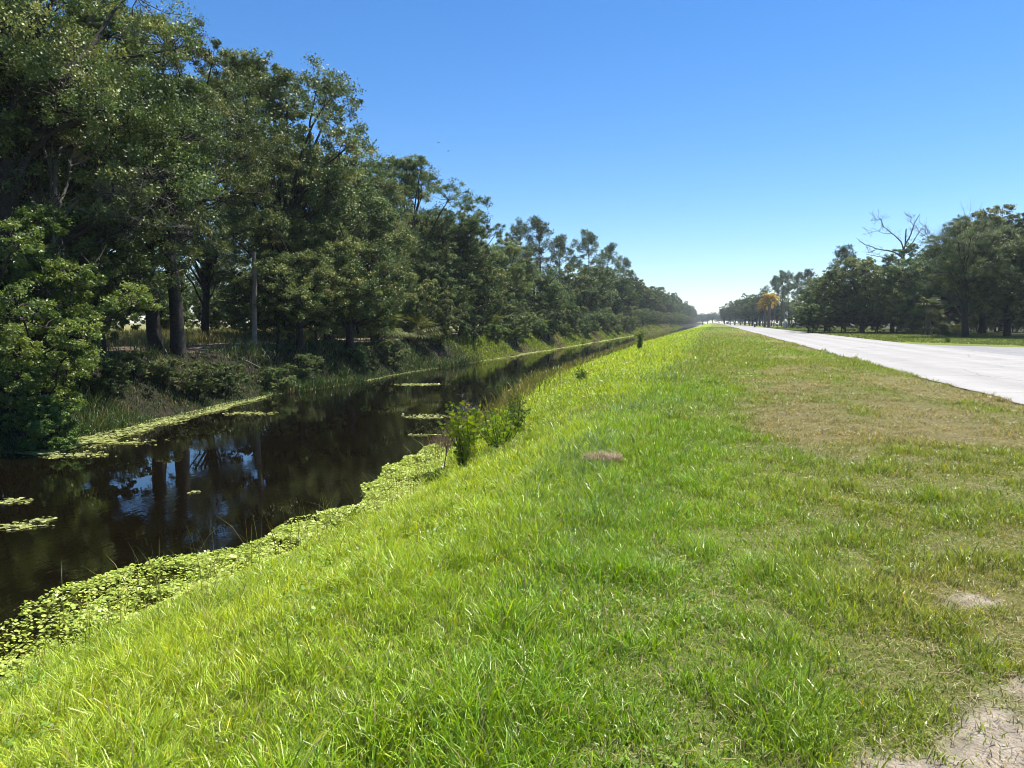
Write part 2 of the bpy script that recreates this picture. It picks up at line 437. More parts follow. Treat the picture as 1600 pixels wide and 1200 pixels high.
parts = []
for (d0, d1, dens) in ((1.3, 3.2, 8200), (3.2, 5, 7200), (5, 8, 4700), (8, 13, 2600), (13, 21, 950), (21, 35, 330), (35, 60, 85), (60, 110, 20), (110, 240, 3)):
    x, y, d = wedge(d0, d1, dens)
    sr = shore_r(y)
    ok = (x > sr - .02) & (x < ROAD_L + .02 + .1 * (fbm(y * 2, y * 0, 63) - .3)) & (y > -1)
    x, y, d = x[ok], y[ok], d[ok]
    col, bank, dry, n2 = patch_cols(x, y)
    sm = sand_mask(x, y)
    tuft = fbm(x * 3.2, y * 3.2, 71)
    thin = rg.random(len(x)) < (1 - .74 * sm) * (1 - .2 * dry) * (.7 + .3 * sstep(.32, .58, tuft)) * (1 - .58 * (1 - sstep(.0, 1.1, x - shore_r(y))) * (1 - sstep(10, 15, y)))
    x, y, d, col, bank, dry, n2, tuft, sm = (q[thin] for q in (x, y, d, col, bank, dry, n2, tuft, sm))
    n = len(x)
    longg = fbm(x * .8, y * .5, 77)
    brow = np.exp(-((x + 1.25) / .75) ** 2) * sstep(.45, .62, fbm(x * .6, y * .35, 79))
    edge = 1 - sstep(0, 1.3, x - shore_r(y))
    h = (.035 + .075 * sstep(.3, .7, tuft) + .045 * (1 - sstep(-1.2, -.2, x)) * (.3 + longg) + .02 * (1 - sstep(-.3, 1.4, x)) + .05 * brow + .05 * edge * rg.random(n)) * (.4 + .95 * rg.random(n)) * (1 - .3 * dry) * (1 - .3 * sm)
    h = h * (1 + .35 * sstep(12, 40, d)) * np.where((sstep(.62, .8, tuft) > .5) & (x < 2), 1.35, 1)
    rdg = np.exp(-((x - ROAD_L + .12) / .25) ** 2) * sstep(.4, .7, fbm(y * .9, x * 0, 83))
    h = h * (1 + .9 * rdg)
    w = np.maximum(.0026 + .0036 * rg.random(n) ** 1.3 + .0015 * brow, d * .00085) * (.8 + .4 * rg.random(n))
    v = rg.random(n)[:, None]
    col = col * (.5 + 1.0 * rg.random(n)[:, None])
    strawp = (rg.random(n) < .05 + .25 * dry + .25 * sm)[:, None]
    col = np.where(strawp, np.array([.36, .29, .14])[None] * (.6 + .6 * v), col)
    yel = (rg.random(n) < .07)[:, None]
    col = np.where(yel & ~strawp, col * np.array([1.6, 1.15, .7])[None], col)
    blue = (rg.random(n) < .5 * brow * sstep(3, 6, y))[:, None]
    col = np.where(blue, np.array([.12, .19, .06])[None] * (.7 + .7 * v), col)
    lean = np.clip(.25 + .85 * rg.random(n) + .15 * dry, 0, 1.15)
    bend = rg.random(n) * 6.283 + 1.2 * np.sin(rg.random(n) * 6.283)
    ang = rg.random(n) * math.pi
    parts.append(blades(x, y, height(x, y) - .012, h, w, lean, ang, bend, col, np.clip(col * 1.15, 0, .6)))
# dry thatch lying flat between the blades
for (d0, d1, dens) in ((1.3, 5, 1000), (5, 10, 330), (10, 20, 80)):
    x, y, d = wedge(d0, d1, dens)
    ok = (x > shore_r(y) + .7) & (x < ROAD_L - .05) & (y > -1); x, y, d = x[ok], y[ok], d[ok]
    ok = rg.random(len(x)) < .35 + .65 * sstep(-1.5, .5, x); x, y, d = x[ok], y[ok], d[ok]; n = len(x)
    col = np.array([.34, .27, .15])[None] * (.7 + .6 * rg.random((n, 1))) * np.where(rg.random((n, 1)) < .15, np.array([.7, .62, .6])[None], 1)
    parts.append(blades(x, y, height(x, y) + .004 + .03 * rg.random(n), .03 + .06 * rg.random(n), np.maximum(.0018 + .002 * rg.random(n), d * .0008), 1 + .12 * rg.random(n), rg.random(n) * 3.14, rg.random(n) * 6.28, col, arc=(1.0, 1.12, 1.2)))
# long stems and seed stalks on the bank and at the waterline
x, y, d = wedge(2.5, 40, 16)
sr = shore_r(y); ex = x - sr
ok = (ex > -.55) & (x < -.6) & (rg.random(len(x)) < np.clip(1.3 - ex / 1.7, .10, 1))
x, y, d, ex = x[ok], y[ok], d[ok], ex[ok]; n = len(x)
h = (.3 + .4 * rg.random(n)) * np.clip(1.35 - ex * .2, .55, 1.35); v = rg.random(n)[:, None]
c = np.array([.12, .14, .03])[None] * (.5 + v) * np.where(rg.random((n, 1)) < .35, np.array([1.8, 1.3, 1.3])[None], 1)
lean = .15 + .6 * rg.random(n)
parts.append(blades(x, y, np.maximum(height(x, y), WATER - .1), h, np.maximum(.0045, d * .00055), lean, rg.random(n) * 3.14, rg.random(n) * 6.28, c))
# rank brown-green reeds along the far stretch of the near bank
yy = 16 + 160 * rg.random(6500) ** 1.6; ex = rg.normal(.1, .3, 6500)
xx = shore_r(yy) + ex; n = len(yy); v = rg.random(n)[:, None]
dd = np.hypot(xx, yy)
c = np.array([.13, .155, .035])[None] * (.5 + v) * np.where(rg.random((n, 1)) < .45, np.array([1.3, .8, .9])[None], 1)
parts.append(blades(xx, yy, np.maximum(height(xx, yy), WATER - .1), .2 + .5 * rg.random(n) ** 1.5, np.maximum(.006, dd * .0008), .1 + .5 * rg.random(n), rg.random(n) * 3.14, rg.random(n) * 6.28, c))

def merge(parts, name, mt):
    off = 0; Vs = []; Q = []; T = []; C = []
    for V, q, t, c in parts:
        Vs.append(V); Q.append(q + off); T.append(t + off); C.append(c); off += len(V)
    return link(name, mesh_np(name, np.concatenate(Vs), [np.concatenate(Q), np.concatenate(T)], False, col=np.concatenate(C)), mt)
tag(merge(parts, 'verge_grass', M_GRASS), 'sunlit green grass on the verge and bank between the canal and road', 'grass', kind='stuff')
print('verge blades', sum(len(p[1]) for p in parts))

# shaded grasses and ferns on the far bank, and the sunny rough grass behind the trees
parts = []
yy = 4 + 420 * rg.random(190000) ** 2.5; ex = -.35 + 3.9 * rg.random(190000) ** 1.2
xx = shore_l(yy) - ex
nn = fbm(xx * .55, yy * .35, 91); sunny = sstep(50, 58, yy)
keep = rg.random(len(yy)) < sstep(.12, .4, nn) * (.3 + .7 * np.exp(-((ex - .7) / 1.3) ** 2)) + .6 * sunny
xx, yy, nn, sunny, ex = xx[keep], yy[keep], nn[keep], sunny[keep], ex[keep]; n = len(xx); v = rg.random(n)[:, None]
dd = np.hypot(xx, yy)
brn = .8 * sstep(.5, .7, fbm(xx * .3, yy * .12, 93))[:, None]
c = (np.array([.045, .075, .018])[None] * (1 - sunny[:, None]) + (np.array([.19, .25, .035])[None] * (1 - brn) + np.array([.20, .165, .09])[None] * brn) * sunny[:, None]) * (.5 + v)  # blades under the oaks carry the bank's shade as a darker green
c = np.where(rg.random((n, 1)) < .07, np.array([.20, .15, .07])[None] * (.5 + v), c)
hh = (.15 + .45 * rg.random(n)) * (.4 + .9 * sstep(.4, .7, nn)) * (1 - .15 * sunny)
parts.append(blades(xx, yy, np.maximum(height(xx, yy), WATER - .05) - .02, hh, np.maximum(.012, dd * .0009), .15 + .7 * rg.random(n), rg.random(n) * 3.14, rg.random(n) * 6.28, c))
xx = -22.8 - 20 * rg.random(60000); yy = 12 + 55 * rg.random(60000)
nn = fbm(xx * .35, yy * .35, 95); back = sstep(-26, -30, xx)
keep = rg.random(len(xx)) < .12 * sstep(.5, .6, nn) + back
xx, yy, back = xx[keep], yy[keep], back[keep]; n = len(xx); v = rg.random(n)[:, None]; dd = np.hypot(xx, yy)
c = np.array([.17, .18, .04])[None] * (.5 + v); c = np.where(rg.random((n, 1)) < .3, np.array([.33, .26, .13])[None] * (.6 + .6 * v), c)
parts.append(blades(xx, yy, height(xx, yy) - .02, (.25 + .5 * rg.random(n)) * (.35 + .9 * back), np.maximum(.012, dd * .0007), .1 + .6 * rg.random(n), rg.random(n) * 3.14, rg.random(n) * 6.28, c))
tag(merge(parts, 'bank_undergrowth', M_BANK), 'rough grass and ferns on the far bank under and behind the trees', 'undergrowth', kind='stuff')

# lawn right of the road
parts = []
xx = ROAD_R + .05 + 24 * rg.random(90000); yy = 50 + 190 * rg.random(90000) ** 1.2
keep = ~((yy < 66 - (xx - 13.3) * 1.2) | ((xx > 14) & (yy < 57)))
keep |= (yy > 56) & (xx < 30) & (xx > 20)
xx, yy = xx[keep], yy[keep]; n = len(xx); v = rg.random(n)[:, None]; dd = np.hypot(xx, yy)
c = np.array([.13, .165, .028])[None] * (.5 + .8 * fbm(xx * .2, yy * .1, 97)[:, None]) * (.6 + .8 * v)
parts.append(blades(xx, yy, height(xx, yy) - .01, .06 + .10 * rg.random(n), dd * .0008, .2 + .6 * rg.random(n), rg.random(n) * 3.14, rg.random(n) * 6.28, c))
tag(merge(parts, 'lawn_grass', M_GRASS), 'short lawn grass across the road in front of the right hand trees', 'grass', kind='stuff')

# ------------------------------------------------------------------ floating plants
def lily_leaves(x, y, z, r, tilt, col, rng):
    """small scalloped round leaves (7-gons) with random tilt"""
    n = len(x); K = 7
    az = rng.random(n) * 6.283
    nrm = np.stack([np.sin(tilt) * np.cos(az), np.sin(tilt) * np.sin(az), np.cos(tilt)], 1)
    u = np.cross(nrm, np.array([0.3, .9, .1])[None]); u /= np.linalg.norm(u, axis=1)[:, None]
    v = np.cross(nrm, u)
    ph = rng.random(n)[:, None] * 6.28 + np.arange(K)[None] * 6.283 / K
    rr = r[:, None] * (.75 + .4 * rng.random((n, K)))
    V = np.stack([x, y, z], 1)[:, None] + u[:, None] * (rr * np.cos(ph))[..., None] + v[:, None] * (rr * np.sin(ph))[..., None]
    idx = np.arange(n * K).reshape(n, K)
    return V.reshape(-1, 3), idx, np.repeat(col, K, 0)

n = 260000
yy = 1.5 + 21 * rg.random(n) ** 1.1
reach = np.interp(yy, [0, 4, 6, 8, 10, 12, 14, 16, 19, 23], [1.5, 1.5, 1.4, 1.1, .9, 1.0, .9, .5, .25, .1]) * (.6 + .8 * fbm(yy * 1.4, yy * 0, 101))
e = rg.random(n)
inl = np.interp(yy, [0, 9, 15], [.85, .6, .3])
xx = shore_r(yy) + inl - (reach + inl) * e
keep = rg.random(n) < (.12 + .88 * sstep(.38, .5, fbm(xx * 2.2, yy * 2.2, 103)))
xx, yy = xx[keep], yy[keep]; n = len(xx); v = rg.random(n)[:, None]
lift = .2 * fbm(xx * 1.8, yy * 1.8, 105)
zz = np.maximum(WATER, height(xx, yy)) + .012 + lift * rg.random(n)
c = np.array([.37, .46, .085])[None] * (.55 + .75 * v); c = np.where(rg.random((n, 1)) < .12, np.array([.46, .44, .12])[None], c)
V, idx_, C = lily_leaves(xx, yy, zz, .009 + .016 * rg.random(n) ** 1.5, np.abs(rg.normal(.2, .5, n)), c, rg)
tag(link('floating_pennywort', mesh_np('floating_pennywort', V, [idx_], False, col=C), M_MAT), 'bright green mat of small floating leaves along the near waterline', 'water plants', kind='stuff')
# thin pale line of floating leaves under the far bank
n = 26000
yy = 13 + 150 * rg.random(n) ** 1.7
wd = np.interp(yy, [13, 17, 22, 27, 45, 60, 160], [1.3, 1.5, .8, .3, .3, .8, .8]) * (.3 + 1.2 * fbm(yy * .5, yy * 0, 107))
xx = shore_l(yy) - .1 + wd * rg.random(n) ** 1.2
keep = rg.random(n) < sstep(.38, .55, fbm(xx * 1.1, yy * .7, 109)) + .25
xx, yy = xx[keep], yy[keep]; n = len(xx); v = rg.random(n)[:, None]
c = np.array([.36, .40, .15])[None] * (.55 + .7 * v)
V, idx_, C = lily_leaves(xx, yy, np.full(n, WATER + .012) + .03 * rg.random(n), (.03 + .03 * rg.random(n)) * np.clip(np.hypot(xx, yy) / 35, 1, 3), np.abs(rg.normal(.05, .15, n)), c, rg)
tag(link('floating_leaf_fringe', mesh_np('floating_leaf_fringe', V, [idx_], False, col=C), M_MAT), 'pale green fringe of floating leaves along the far waterline', 'water plants', kind='stuff')

x, y, d = wedge(1.8, 30, 420)
ok = (x > shore_r(y) + .2) & (x < 1.5) & (fbm(x * .9, y * .9, 113) + .1 * (1 - sstep(-1.5, 0, x)) > .62) & (rg.random(len(x)) < 6 / np.maximum(6, d)); x, y, d = x[ok], y[ok], d[ok]; n = len(x)
V, idx_, C = lily_leaves(x, y, height(x, y) + .03 + .09 * rg.random(n) * (x < -1), (.005 + .008 * rg.random(n)) * np.maximum(1, d / 9), np.abs(rg.normal(.35, .4, n)), np.array([.16, .27, .04])[None] * (.5 + .9 * rg.random((n, 1))), rg)
tag(link('bank_weeds', mesh_np('bank_weeds', V, [idx_], False, col=C), M_BANK), 'small broad leaved weeds growing through the bank grass', 'weeds', kind='stuff')

def hw_at(u, v, z):
    """world point on plane z under photo pixel (u,v)"""
    dx = (u - 800) / FPX; dy = -(v - 600) / FPX
    f = math.cos(PITCH) + dy * math.sin(PITCH); dz = -math.sin(PITCH) + dy * math.cos(PITCH)
    t = (z - CAM_H) / dz
    return ((dx * math.cos(YAW) - f * math.sin(YAW)) * t, (f * math.cos(YAW) + dx * math.sin(YAW)) * t)
rafts = [(165, 692, 1.5, .5, 'broad pale raft of floating leaves off the left bush'),
         (110, 712, 1.2, .25, 'long thin raft of floating leaves below the left bush'),
         (18, 784, .45, .12, 'short strip of floating leaves at left frame edge above another'),
         (25, 823, .6, .16, 'lowest floating leaf raft at the left frame edge'),
         (62, 813, .3, .1, 'little leaf raft just right of the lowest left edge raft'),
         (395, 646, 1.1, .3, 'loose floating leaves in front of the two dark trunks'),
         (655, 601, 1.3, .4, 'bright narrow leaf raft in mid canal, farthest of the open water'),
         (668, 651, 1.0, .35, 'bright leaf raft beside the bare twiggy shrub'),
         (664, 680, .75, .12, 'thin leaf strip below the raft at the bare twiggy shrub'),
         (304, 770, .14, .09, 'single small leaf cluster alone on the dark open water'),
         (612, 733, .1, .07, 'tiny pale leaf alone near the edge of the mat')]
for (u, v, sx, sy, lab) in rafts:
    cx, cy = hw_at(u, v, WATER)
    rr = np.random.default_rng(int(u * 7 + v))
    k = int(30 + 900 * sx * sy) if sx > .2 else 14
    sx *= .62; sy *= .8
    k = int(k * 1.1) + 8; px = rr.normal(0, sx * .5, 3 * k); py = rr.normal(0, sy * .8, 3 * k)
    fld = fbm(px * 2.4 / max(.3, sx * .5) + u, py * 2.4 / max(.15, sy) + v, 3, 3) + rr.normal(0, .05, 3 * k)
    kp = fld > np.quantile(fld, .66)
    px, py = px[kp], py[kp]; k = len(px)
    ca, sa = math.cos(YAW), math.sin(YAW)
    X = px * ca - py * sa; Y = px * sa + py * ca
    sc = max(1, math.hypot(cx, cy) / 24)
    V, idx_, C = lily_leaves(X, Y, .004 + .012 * rr.random(k), (.018 + .026 * rr.random(k) ** 2) * sc, np.abs(rr.normal(.08, .16, k)), np.array([.40, .43, .16])[None] * (.5 + .8 * rr.random((k, 1))), rr)
    # thin floating runners tie each leaf to its nearest neighbour
    inn = [0]; best = np.hypot(X - X[0], Y - Y[0]); frm = np.zeros(k, int); left = set(range(1, k)); RV = []; RQ = []
    while left:
        j = min(left, key=lambda q: best[q]); i0 = frm[j]; left.discard(j)
        d_ = np.array([X[j] - X[i0], Y[j] - Y[i0]]); nn_ = np.array([-d_[1], d_[0]]) / (np.hypot(*d_) + 1e-6) * .0025
        o_ = len(V) + len(RV)
        RV += [(X[i0] - nn_[0], Y[i0] - nn_[1], .003), (X[i0] + nn_[0], Y[i0] + nn_[1], .003), (X[j] + nn_[0], Y[j] + nn_[1], .003), (X[j] - nn_[0], Y[j] - nn_[1], .003)]
        RQ.append((o_, o_ + 1, o_ + 2, o_ + 3))
        dj = np.hypot(X - X[j], Y - Y[j]); up_ = dj < best; frm[up_] = j; best = np.minimum(best, dj)
    V = np.concatenate([V, np.array(RV)]); C = np.concatenate([C, np.tile([[.06, .08, .03]], (len(RV), 1))])
    o = link('leaf_raft', mesh_np('leaf_raft', V, [idx_, np.array(RQ)], False, col=C), M_MAT)
    o.location = (cx, cy, WATER + .004)
    tag(o, lab, 'water plants', 'floating leaf rafts on the canal')

# ------------------------------------------------------------------ tree building
def tubes(paths, sides=6):
    Vs = []; Q = []; off = 0
    a = np.arange(sides) * 2 * math.pi / sides
    ca, sa = np.cos(a), np.sin(a)
    for P, r in paths:
        P = np.asarray(P, float); r = np.asarray(r, float); n = len(P)
        T = np.gradient(P, axis=0); T /= np.linalg.norm(T, axis=1)[:, None] + 1e-9
        ref = np.array([1, 0, 0]) if abs(T[0][2]) > .7 else np.array([0, 0, 1.])
        U = np.cross(T, ref); U /= np.linalg.norm(U, axis=1)[:, None] + 1e-9
        W = np.cross(T, U)
        V = P[:, None] + (U[:, None] * ca[None, :, None] + W[:, None] * sa[None, :, None]) * r[:, None, None]
        Vs.append(V.reshape(-1, 3))
        i = np.arange(n - 1)[:, None] * sides + off; j = np.arange(sides)[None]; j2 = (j + 1) % sides
        Q.append(np.stack([i + j, i + j2, i + sides + j2, i + sides + j], -1).reshape(-1, 4))
        off += n * sides
    return np.concatenate(Vs), np.concatenate(Q)

def curve(p0, p1, rng, k=6, wob=.12, sag=0.0, rise=0.0):
    p0 = np.asarray(p0, float); p1 = np.asarray(p1, float)
    t = np.linspace(0, 1, k)[:, None]
    L = np.linalg.norm(p1 - p0)
    P = p0 + (p1 - p0) * t
    w = rng.normal(0, wob * L, (k, 3)); w = np.cumsum(w, 0) / k; w = w - t * w[-1]; w *= 1
    P = P + w
    P[:, 2] += (rise * L) * (4 * t * (1 - t))[:, 0] - sag * L * (t[:, 0] ** 2)
    return P

def leaf_quads(P, nrm, tang, ln, wd, tint):
    """diamond leaves, slightly folded by using the four corners"""
    n = len(P)
    s = np.cross(nrm, tang)
    V = np.stack([P - tang * ln[:, None] * .5, P + s * wd[:, None] * .5 + tang * ln[:, None] * .05, P + tang * ln[:, None] * .5, P - s * wd[:, None] * .5 + tang * ln[:, None] * .05], 1).reshape(-1, 3)
    return V, np.arange(n * 4).reshape(n, 4), np.repeat(tint, 4)

def rnd_unit(rng, n):
    v = rng.normal(size=(n, 3)); return v / np.linalg.norm(v, axis=1)[:, None]

def leaf_cloud(centres, crad, nleaf, ln, wd, rng, ctint, out=None, up=.55, flat=.75):
    m = len(centres)
    P = np.repeat(centres, nleaf, 0); rad = np.repeat(crad, nleaf)
    off = rng.normal(size=(len(P), 3)) * np.array([1, 1, flat]); P = P + off * (rad * .55)[:, None]
    nrm = rnd_unit(rng, len(P)) + np.array([0, 0, up])
    if out is not None: nrm += .35 * np.repeat(out, nleaf, 0)
    nrm /= np.linalg.norm(nrm, axis=1)[:, None]
    t = np.cross(nrm, rnd_unit(rng, len(P))); t /= np.linalg.norm(t, axis=1)[:, None] + 1e-9
    s = (.65 + .7 * rng.random(len(P)))
    tint = np.clip(np.repeat(ctint, nleaf) + rng.normal(0, .14, len(P)), 0, 1)
    return leaf_quads(P, nrm, t, ln * s, wd * s, tint)

def broadleaf(name, seed, H, Rad, base, nl, nc, nleaf, ln, wd, tr=.3, stems=((0, 0),), leafm=None, low=.75, dead=0, lobe=(.22, .36), lean=(0, 0), barkm=None, flat=.75, skirt=.6):
    rng = np.random.default_rng(seed)
    zc = (base + H) / 2; az = (H - base) / 2
    d = rnd_unit(rng, nl); f = rng.random(nl) ** .38 * .8
    angm = 1 + .28 * np.sin(np.arctan2(d[:, 1], d[:, 0]) * 2 + rng.random() * 6) + .15 * np.sin(np.arctan2(d[:, 1], d[:, 0]) * 3 + rng.random() * 6)
    L = np.stack([d[:, 0] * Rad * f * angm, d[:, 1] * Rad * f * angm, zc + d[:, 2] * az * f], 1)
    lowf = np.where(d[:, 2] < 0, low + (1 - low) * (1 + d[:, 2]), 1); L[:, :2] *= lowf[:, None]
    dz2 = np.clip(d[:, 2] ** 2, 0, .96)
    L[:, :2] *= np.where(d[:, 2] < 0, np.sqrt((1 - dz2 ** 2) / (1 - dz2)), 1)[:, None] ** skirt
    L[:, 0] += lean[0] * (L[:, 2] / H); L[:, 1] += lean[1] * (L[:, 2] / H)
    rl = Rad * rng.uniform(*lobe, nl) * .92 * np.where(L[:, 2] > zc + .5 * az, .85, 1)
    dc = rnd_unit(rng, nl * nc) + np.array([0, 0, .45]); dc /= np.linalg.norm(dc, axis=1)[:, None]
    Cc = np.repeat(L, nc, 0) + dc * np.array([1, 1, flat]) * (np.repeat(rl, nc) * rng.uniform(.55, 1.05, nl * nc))[:, None]
    Cc[:, 2] = np.maximum(Cc[:, 2], .15)
    crad = rng.uniform(.45, 1.05, nl * nc) * np.repeat(rl, nc) * .22
    ct = np.clip(.46 + np.repeat(rng.normal(0, .13, nl), nc) + rng.normal(0, .19, nl * nc), 0, 1)
    outv = Cc - np.array([0, 0, zc]); outv /= np.linalg.norm(outv, axis=1)[:, None] + 1e-6
    V, Q, T = leaf_cloud(Cc, crad, nleaf, ln, wd, rng, ct, outv)
    crown = mesh_np(name + '_crown', V, [Q], False, tint=T)
    crown.materials.append(leafm or M_OAK)
    # wood
    paths = []
    zt = base + .30 * (H - base)
    tops = []
    for (sx, sy) in stems:
        topp = np.array([sx * 1.8 + lean[0] * .3 + rng.normal(0, .25), sy * 1.8 + lean[1] * .3 + rng.normal(0, .25), zt])
        P = curve((sx, sy, -.5), topp, rng, 9, .05)
        r = tr / len(stems) ** .4 * np.array([1.55, 1.18, 1.02, .95, .9, .85, .8, .74, .66])
        paths.append((P, r)); tops.append(P)
    for k in range(nl):
        P = tops[rng.integers(len(tops))]
        q = P[min(8, 5 + rng.integers(4))] if L[k, 2] > base + .25 * (H - base) else P[min(8, 3 + rng.integers(4))]
        c = curve(q, L[k], rng, 7, .16, 0, .06)
        r0 = tr * rng.uniform(.22, .42) / len(stems) ** .3
        paths.append((c, np.linspace(r0, .025, 7)))
    V1, Q1 = tubes(paths, 8)
    tw = []
    for k in range(nl * nc):
        if rng.random() < .35:
            tw.append((curve(L[k // nc], Cc[k], rng, 4, .2), np.array([.02, .014, .010, .005]) * max(1, tr * 3)))
    for k in range(dead):
        i = rng.integers(nl); dd = rnd_unit(rng, 1)[0]; dd[2] = abs(dd[2]) * .8 + .3
        p1 = L[i] + dd * rl[i] * rng.uniform(1.3, 1.9)
        tw.append((curve(L[i], p1, rng, 6, .25), np.linspace(.035, .008, 6)))
        for _ in range(5):
            q = L[i] + (p1 - L[i]) * rng.uniform(.5, .95)
            tw.append((curve(q, q + rnd_unit(rng, 1)[0] * rng.uniform(.3, .9) + np.array([0, 0, .3]), rng, 4, .25), np.linspace(.016, .005, 4)))
    if tw:
        V2, Q2 = tubes(tw, 3); V = np.concatenate([V1, V2])
        polys = [Q1, Q2 + len(V1)]
    else:
        V, polys = V1, [Q1]
    trunk = mesh_np(name + '_trunk', V, polys, True)
    trunk.materials.append(barkm or M_BARK)
    return trunk, crown

def pine(name, seed, H, npuff, nneed, spread=2.6, cb=.52):
    rng = np.random.default_rng(seed)
    P = curve((0, 0, -.4), (rng.normal(0, .5), rng.normal(0, .5), H * .97), rng, 12, .03)
    paths = [(P, np.linspace(.2, .04, 12) * (H / 16))]
    tips = []
    for k in range(npuff):
        t = cb + (1 - cb) * rng.random() ** .8; i = int(t * 11); i = min(i, 10)
        q = P[i] + (P[i + 1] - P[i]) * rng.random()
        s = (t - cb) / (1 - cb)
        reach = spread * (.35 + .9 * math.sin(min(1, s * .85 + .22) * math.pi)) * rng.uniform(.5, 1.1)
        a = rng.random() * 6.28
        e = q + np.array([math.cos(a) * reach, math.sin(a) * reach, reach * rng.uniform(-.05, .55) + .2])
        c = curve(q, e, rng, 5, .12, 0, -.05); paths.append((c, np.linspace(.05, .014, 5)))
        tips += [e, c[3] + rng.normal(0, .3, 3), e + rng.normal(0, .45, 3)]
    tips.append(P[-1]); tips = np.array(tips)
    nt_ = len(tips)
    D = rnd_unit(rng, nt_ * nneed) + np.array([0, 0, .35]); D /= np.linalg.norm(D, axis=1)[:, None]
    ln = rng.uniform(.32, .62, nt_ * nneed)
    C = np.repeat(tips, nneed, 0) + D * (ln * .5 + .12 * rng.random(nt_ * nneed))[:, None] + rng.normal(0, .13, (nt_ * nneed, 3))
    nr_ = np.cross(D, rnd_unit(rng, len(D))); nr_ /= np.linalg.norm(nr_, axis=1)[:, None] + 1e-9
    tint = np.clip(np.repeat(rng.normal(.45, .14, nt_), nneed) + rng.normal(0, .12, len(D)), 0, 1)
    V, Q, T = leaf_quads(C, nr_, D, ln, np.full(len(D), .085), tint)
    crown = mesh_np(name + '_crown', V, [Q], False, tint=T); crown.materials.append(M_PINE)
    V, Q = tubes(paths, 7); trunk = mesh_np(name + '_trunk', V, [Q], True); trunk.materials.append(M_PBARK)
    return trunk, crown

def bare(name, seed, H, spread, levels=4, r0=.16, nb=5, twig=1.0, fork=.3, m=None):
    rng = np.random.default_rng(seed); paths = []
    def grow(p, d, L, r, lv):
        k = 6
        e = p + d * L
        c = curve(p, e, rng, k, .16, 0, 0)
        paths.append((c, np.linspace(r, r * .5, k)))
        if lv == 0: return
        for j in range(nb if lv > 1 else int(nb * twig)):
            t = rng.uniform(fork, 1.0); q = c[min(k - 1, int(t * (k - 1) + .5))]
            dd = d * .75 + rnd_unit(rng, 1)[0] * spread; dd[2] += .12; dd /= np.linalg.norm(dd)
            grow(q, dd, L * rng.uniform(.38, .68), r * rng.uniform(.34, .55), lv - 1)
    P = curve((0, 0, -.3), (rng.normal(0, .3), rng.normal(0, .3), H * .5), rng, 8, .05)
    paths.append((P, np.linspace(r0 * 1.3, r0 * .8, 8)))
    for j in range(nb):
        a = rng.random() * 6.28; el = rng.uniform(.3, 1.2)
        d = np.array([math.cos(a) * math.cos(el), math.sin(a) * math.cos(el), math.sin(el)])
        grow(P[-1 - rng.integers(3)], d, H * .5 * rng.uniform(.45, .8), r0 * .6, levels - 1)
    V, Q = tubes(paths, 5)
    me = mesh_np(name, V, [Q], True); me.materials.append(m or M_GREY)
    return me

def fan_leaf(rng, rad, nseg=22, span=5.2):
    """one fan frond in its own frame: petiole along +x then a fan, drooping tips"""
    V = []; Q = []; T = []
    for i in range(nseg):
        a = -span / 2 + span * i / (nseg - 1)
        L = rad * (.75 + .25 * math.cos(a * .5)) * rng.uniform(.85, 1.05)
        dx, dy = math.cos(a), math.sin(a); sx, sy = -dy, dx; w = .028 * rad / .7
        o = len(V)
        fold = .02 * (1 if i % 2 else -1)
        V += [(dx * .03, dy * .03, 0), (dx * L * .55 + sx * w, dy * L * .55 + sy * w, fold + .03), (dx * L, dy * L, -.16 * L * rng.uniform(.5, 1.6)), (dx * L * .55 - sx * w, dy * L * .55 - sy * w, fold + .03)]
        Q.append((o, o + 1, o + 2, o + 3)); T += [float(np.clip(rng.normal(.5, .15), 0, 1))] * 4
    return np.array(V), np.array(Q), np.array(T)

def fan_palm(name, seed, H, nf, rad, pet, tr=.17):
    rng = np.random.default_rng(seed); Vs = []; Qs = []; Ts = []; off = 0; paths = []
    if H > .3:
        n_ = 10
        paths.append((curve((0, 0, -.3), (rng.normal(0, .1), 0, H), rng, n_, .02), np.full(n_, tr) * rng.uniform(.85, 1.15, n_)))
        for k in range(int(H * 14)):     # old leaf bases
            z = rng.uniform(.3, H); a = rng.random() * 6.28
            p = np.array([math.cos(a) * tr * .8, math.sin(a) * tr * .8, z])
            paths.append((np.array([p, p + np.array([math.cos(a) * .22, math.sin(a) * .22, .22])]), np.array([.05, .02])))
    for k in range(nf):
        V, Q, T = fan_leaf(rng, rad * rng.uniform(.8, 1.1))
        a = rng.random() * 6.28; el = rng.uniform(-.35, 1.35) if H > .3 else rng.uniform(.35, 1.35)
        L = pet * rng.uniform(.7, 1.15)
        dirv = np.array([math.cos(a) * math.cos(el), math.sin(a) * math.cos(el), math.sin(el)])
        el2 = el - .6
        X = np.array([math.cos(a) * math.cos(el2), math.sin(a) * math.cos(el2), math.sin(el2)])
        Yv = np.array([-math.sin(a), math.cos(a), 0]); Z = np.cross(X, Yv)
        p0 = np.array([0, 0, H]); p1 = p0 + dirv * L
        Vs.append(p1 + V[:, :1] * X + V[:, 1:2] * Yv + V[:, 2:] * Z); Qs.append(Q + off); Ts.append(T); off += len(V)
        paths.append((np.array([p0, (p0 + p1) / 2 + [0, 0, .03], p1]), np.array([.016, .012, .008])))
    crown = mesh_np(name + '_crown', np.concatenate(Vs), [np.concatenate(Qs)], False, tint=np.concatenate(Ts)); crown.materials.append(M_PALM)
    V, Q = tubes(paths, 5); trunk = mesh_np(name + '_trunk', V, [Q], True); trunk.materials.append(M_BOOT)
    return trunk, crown

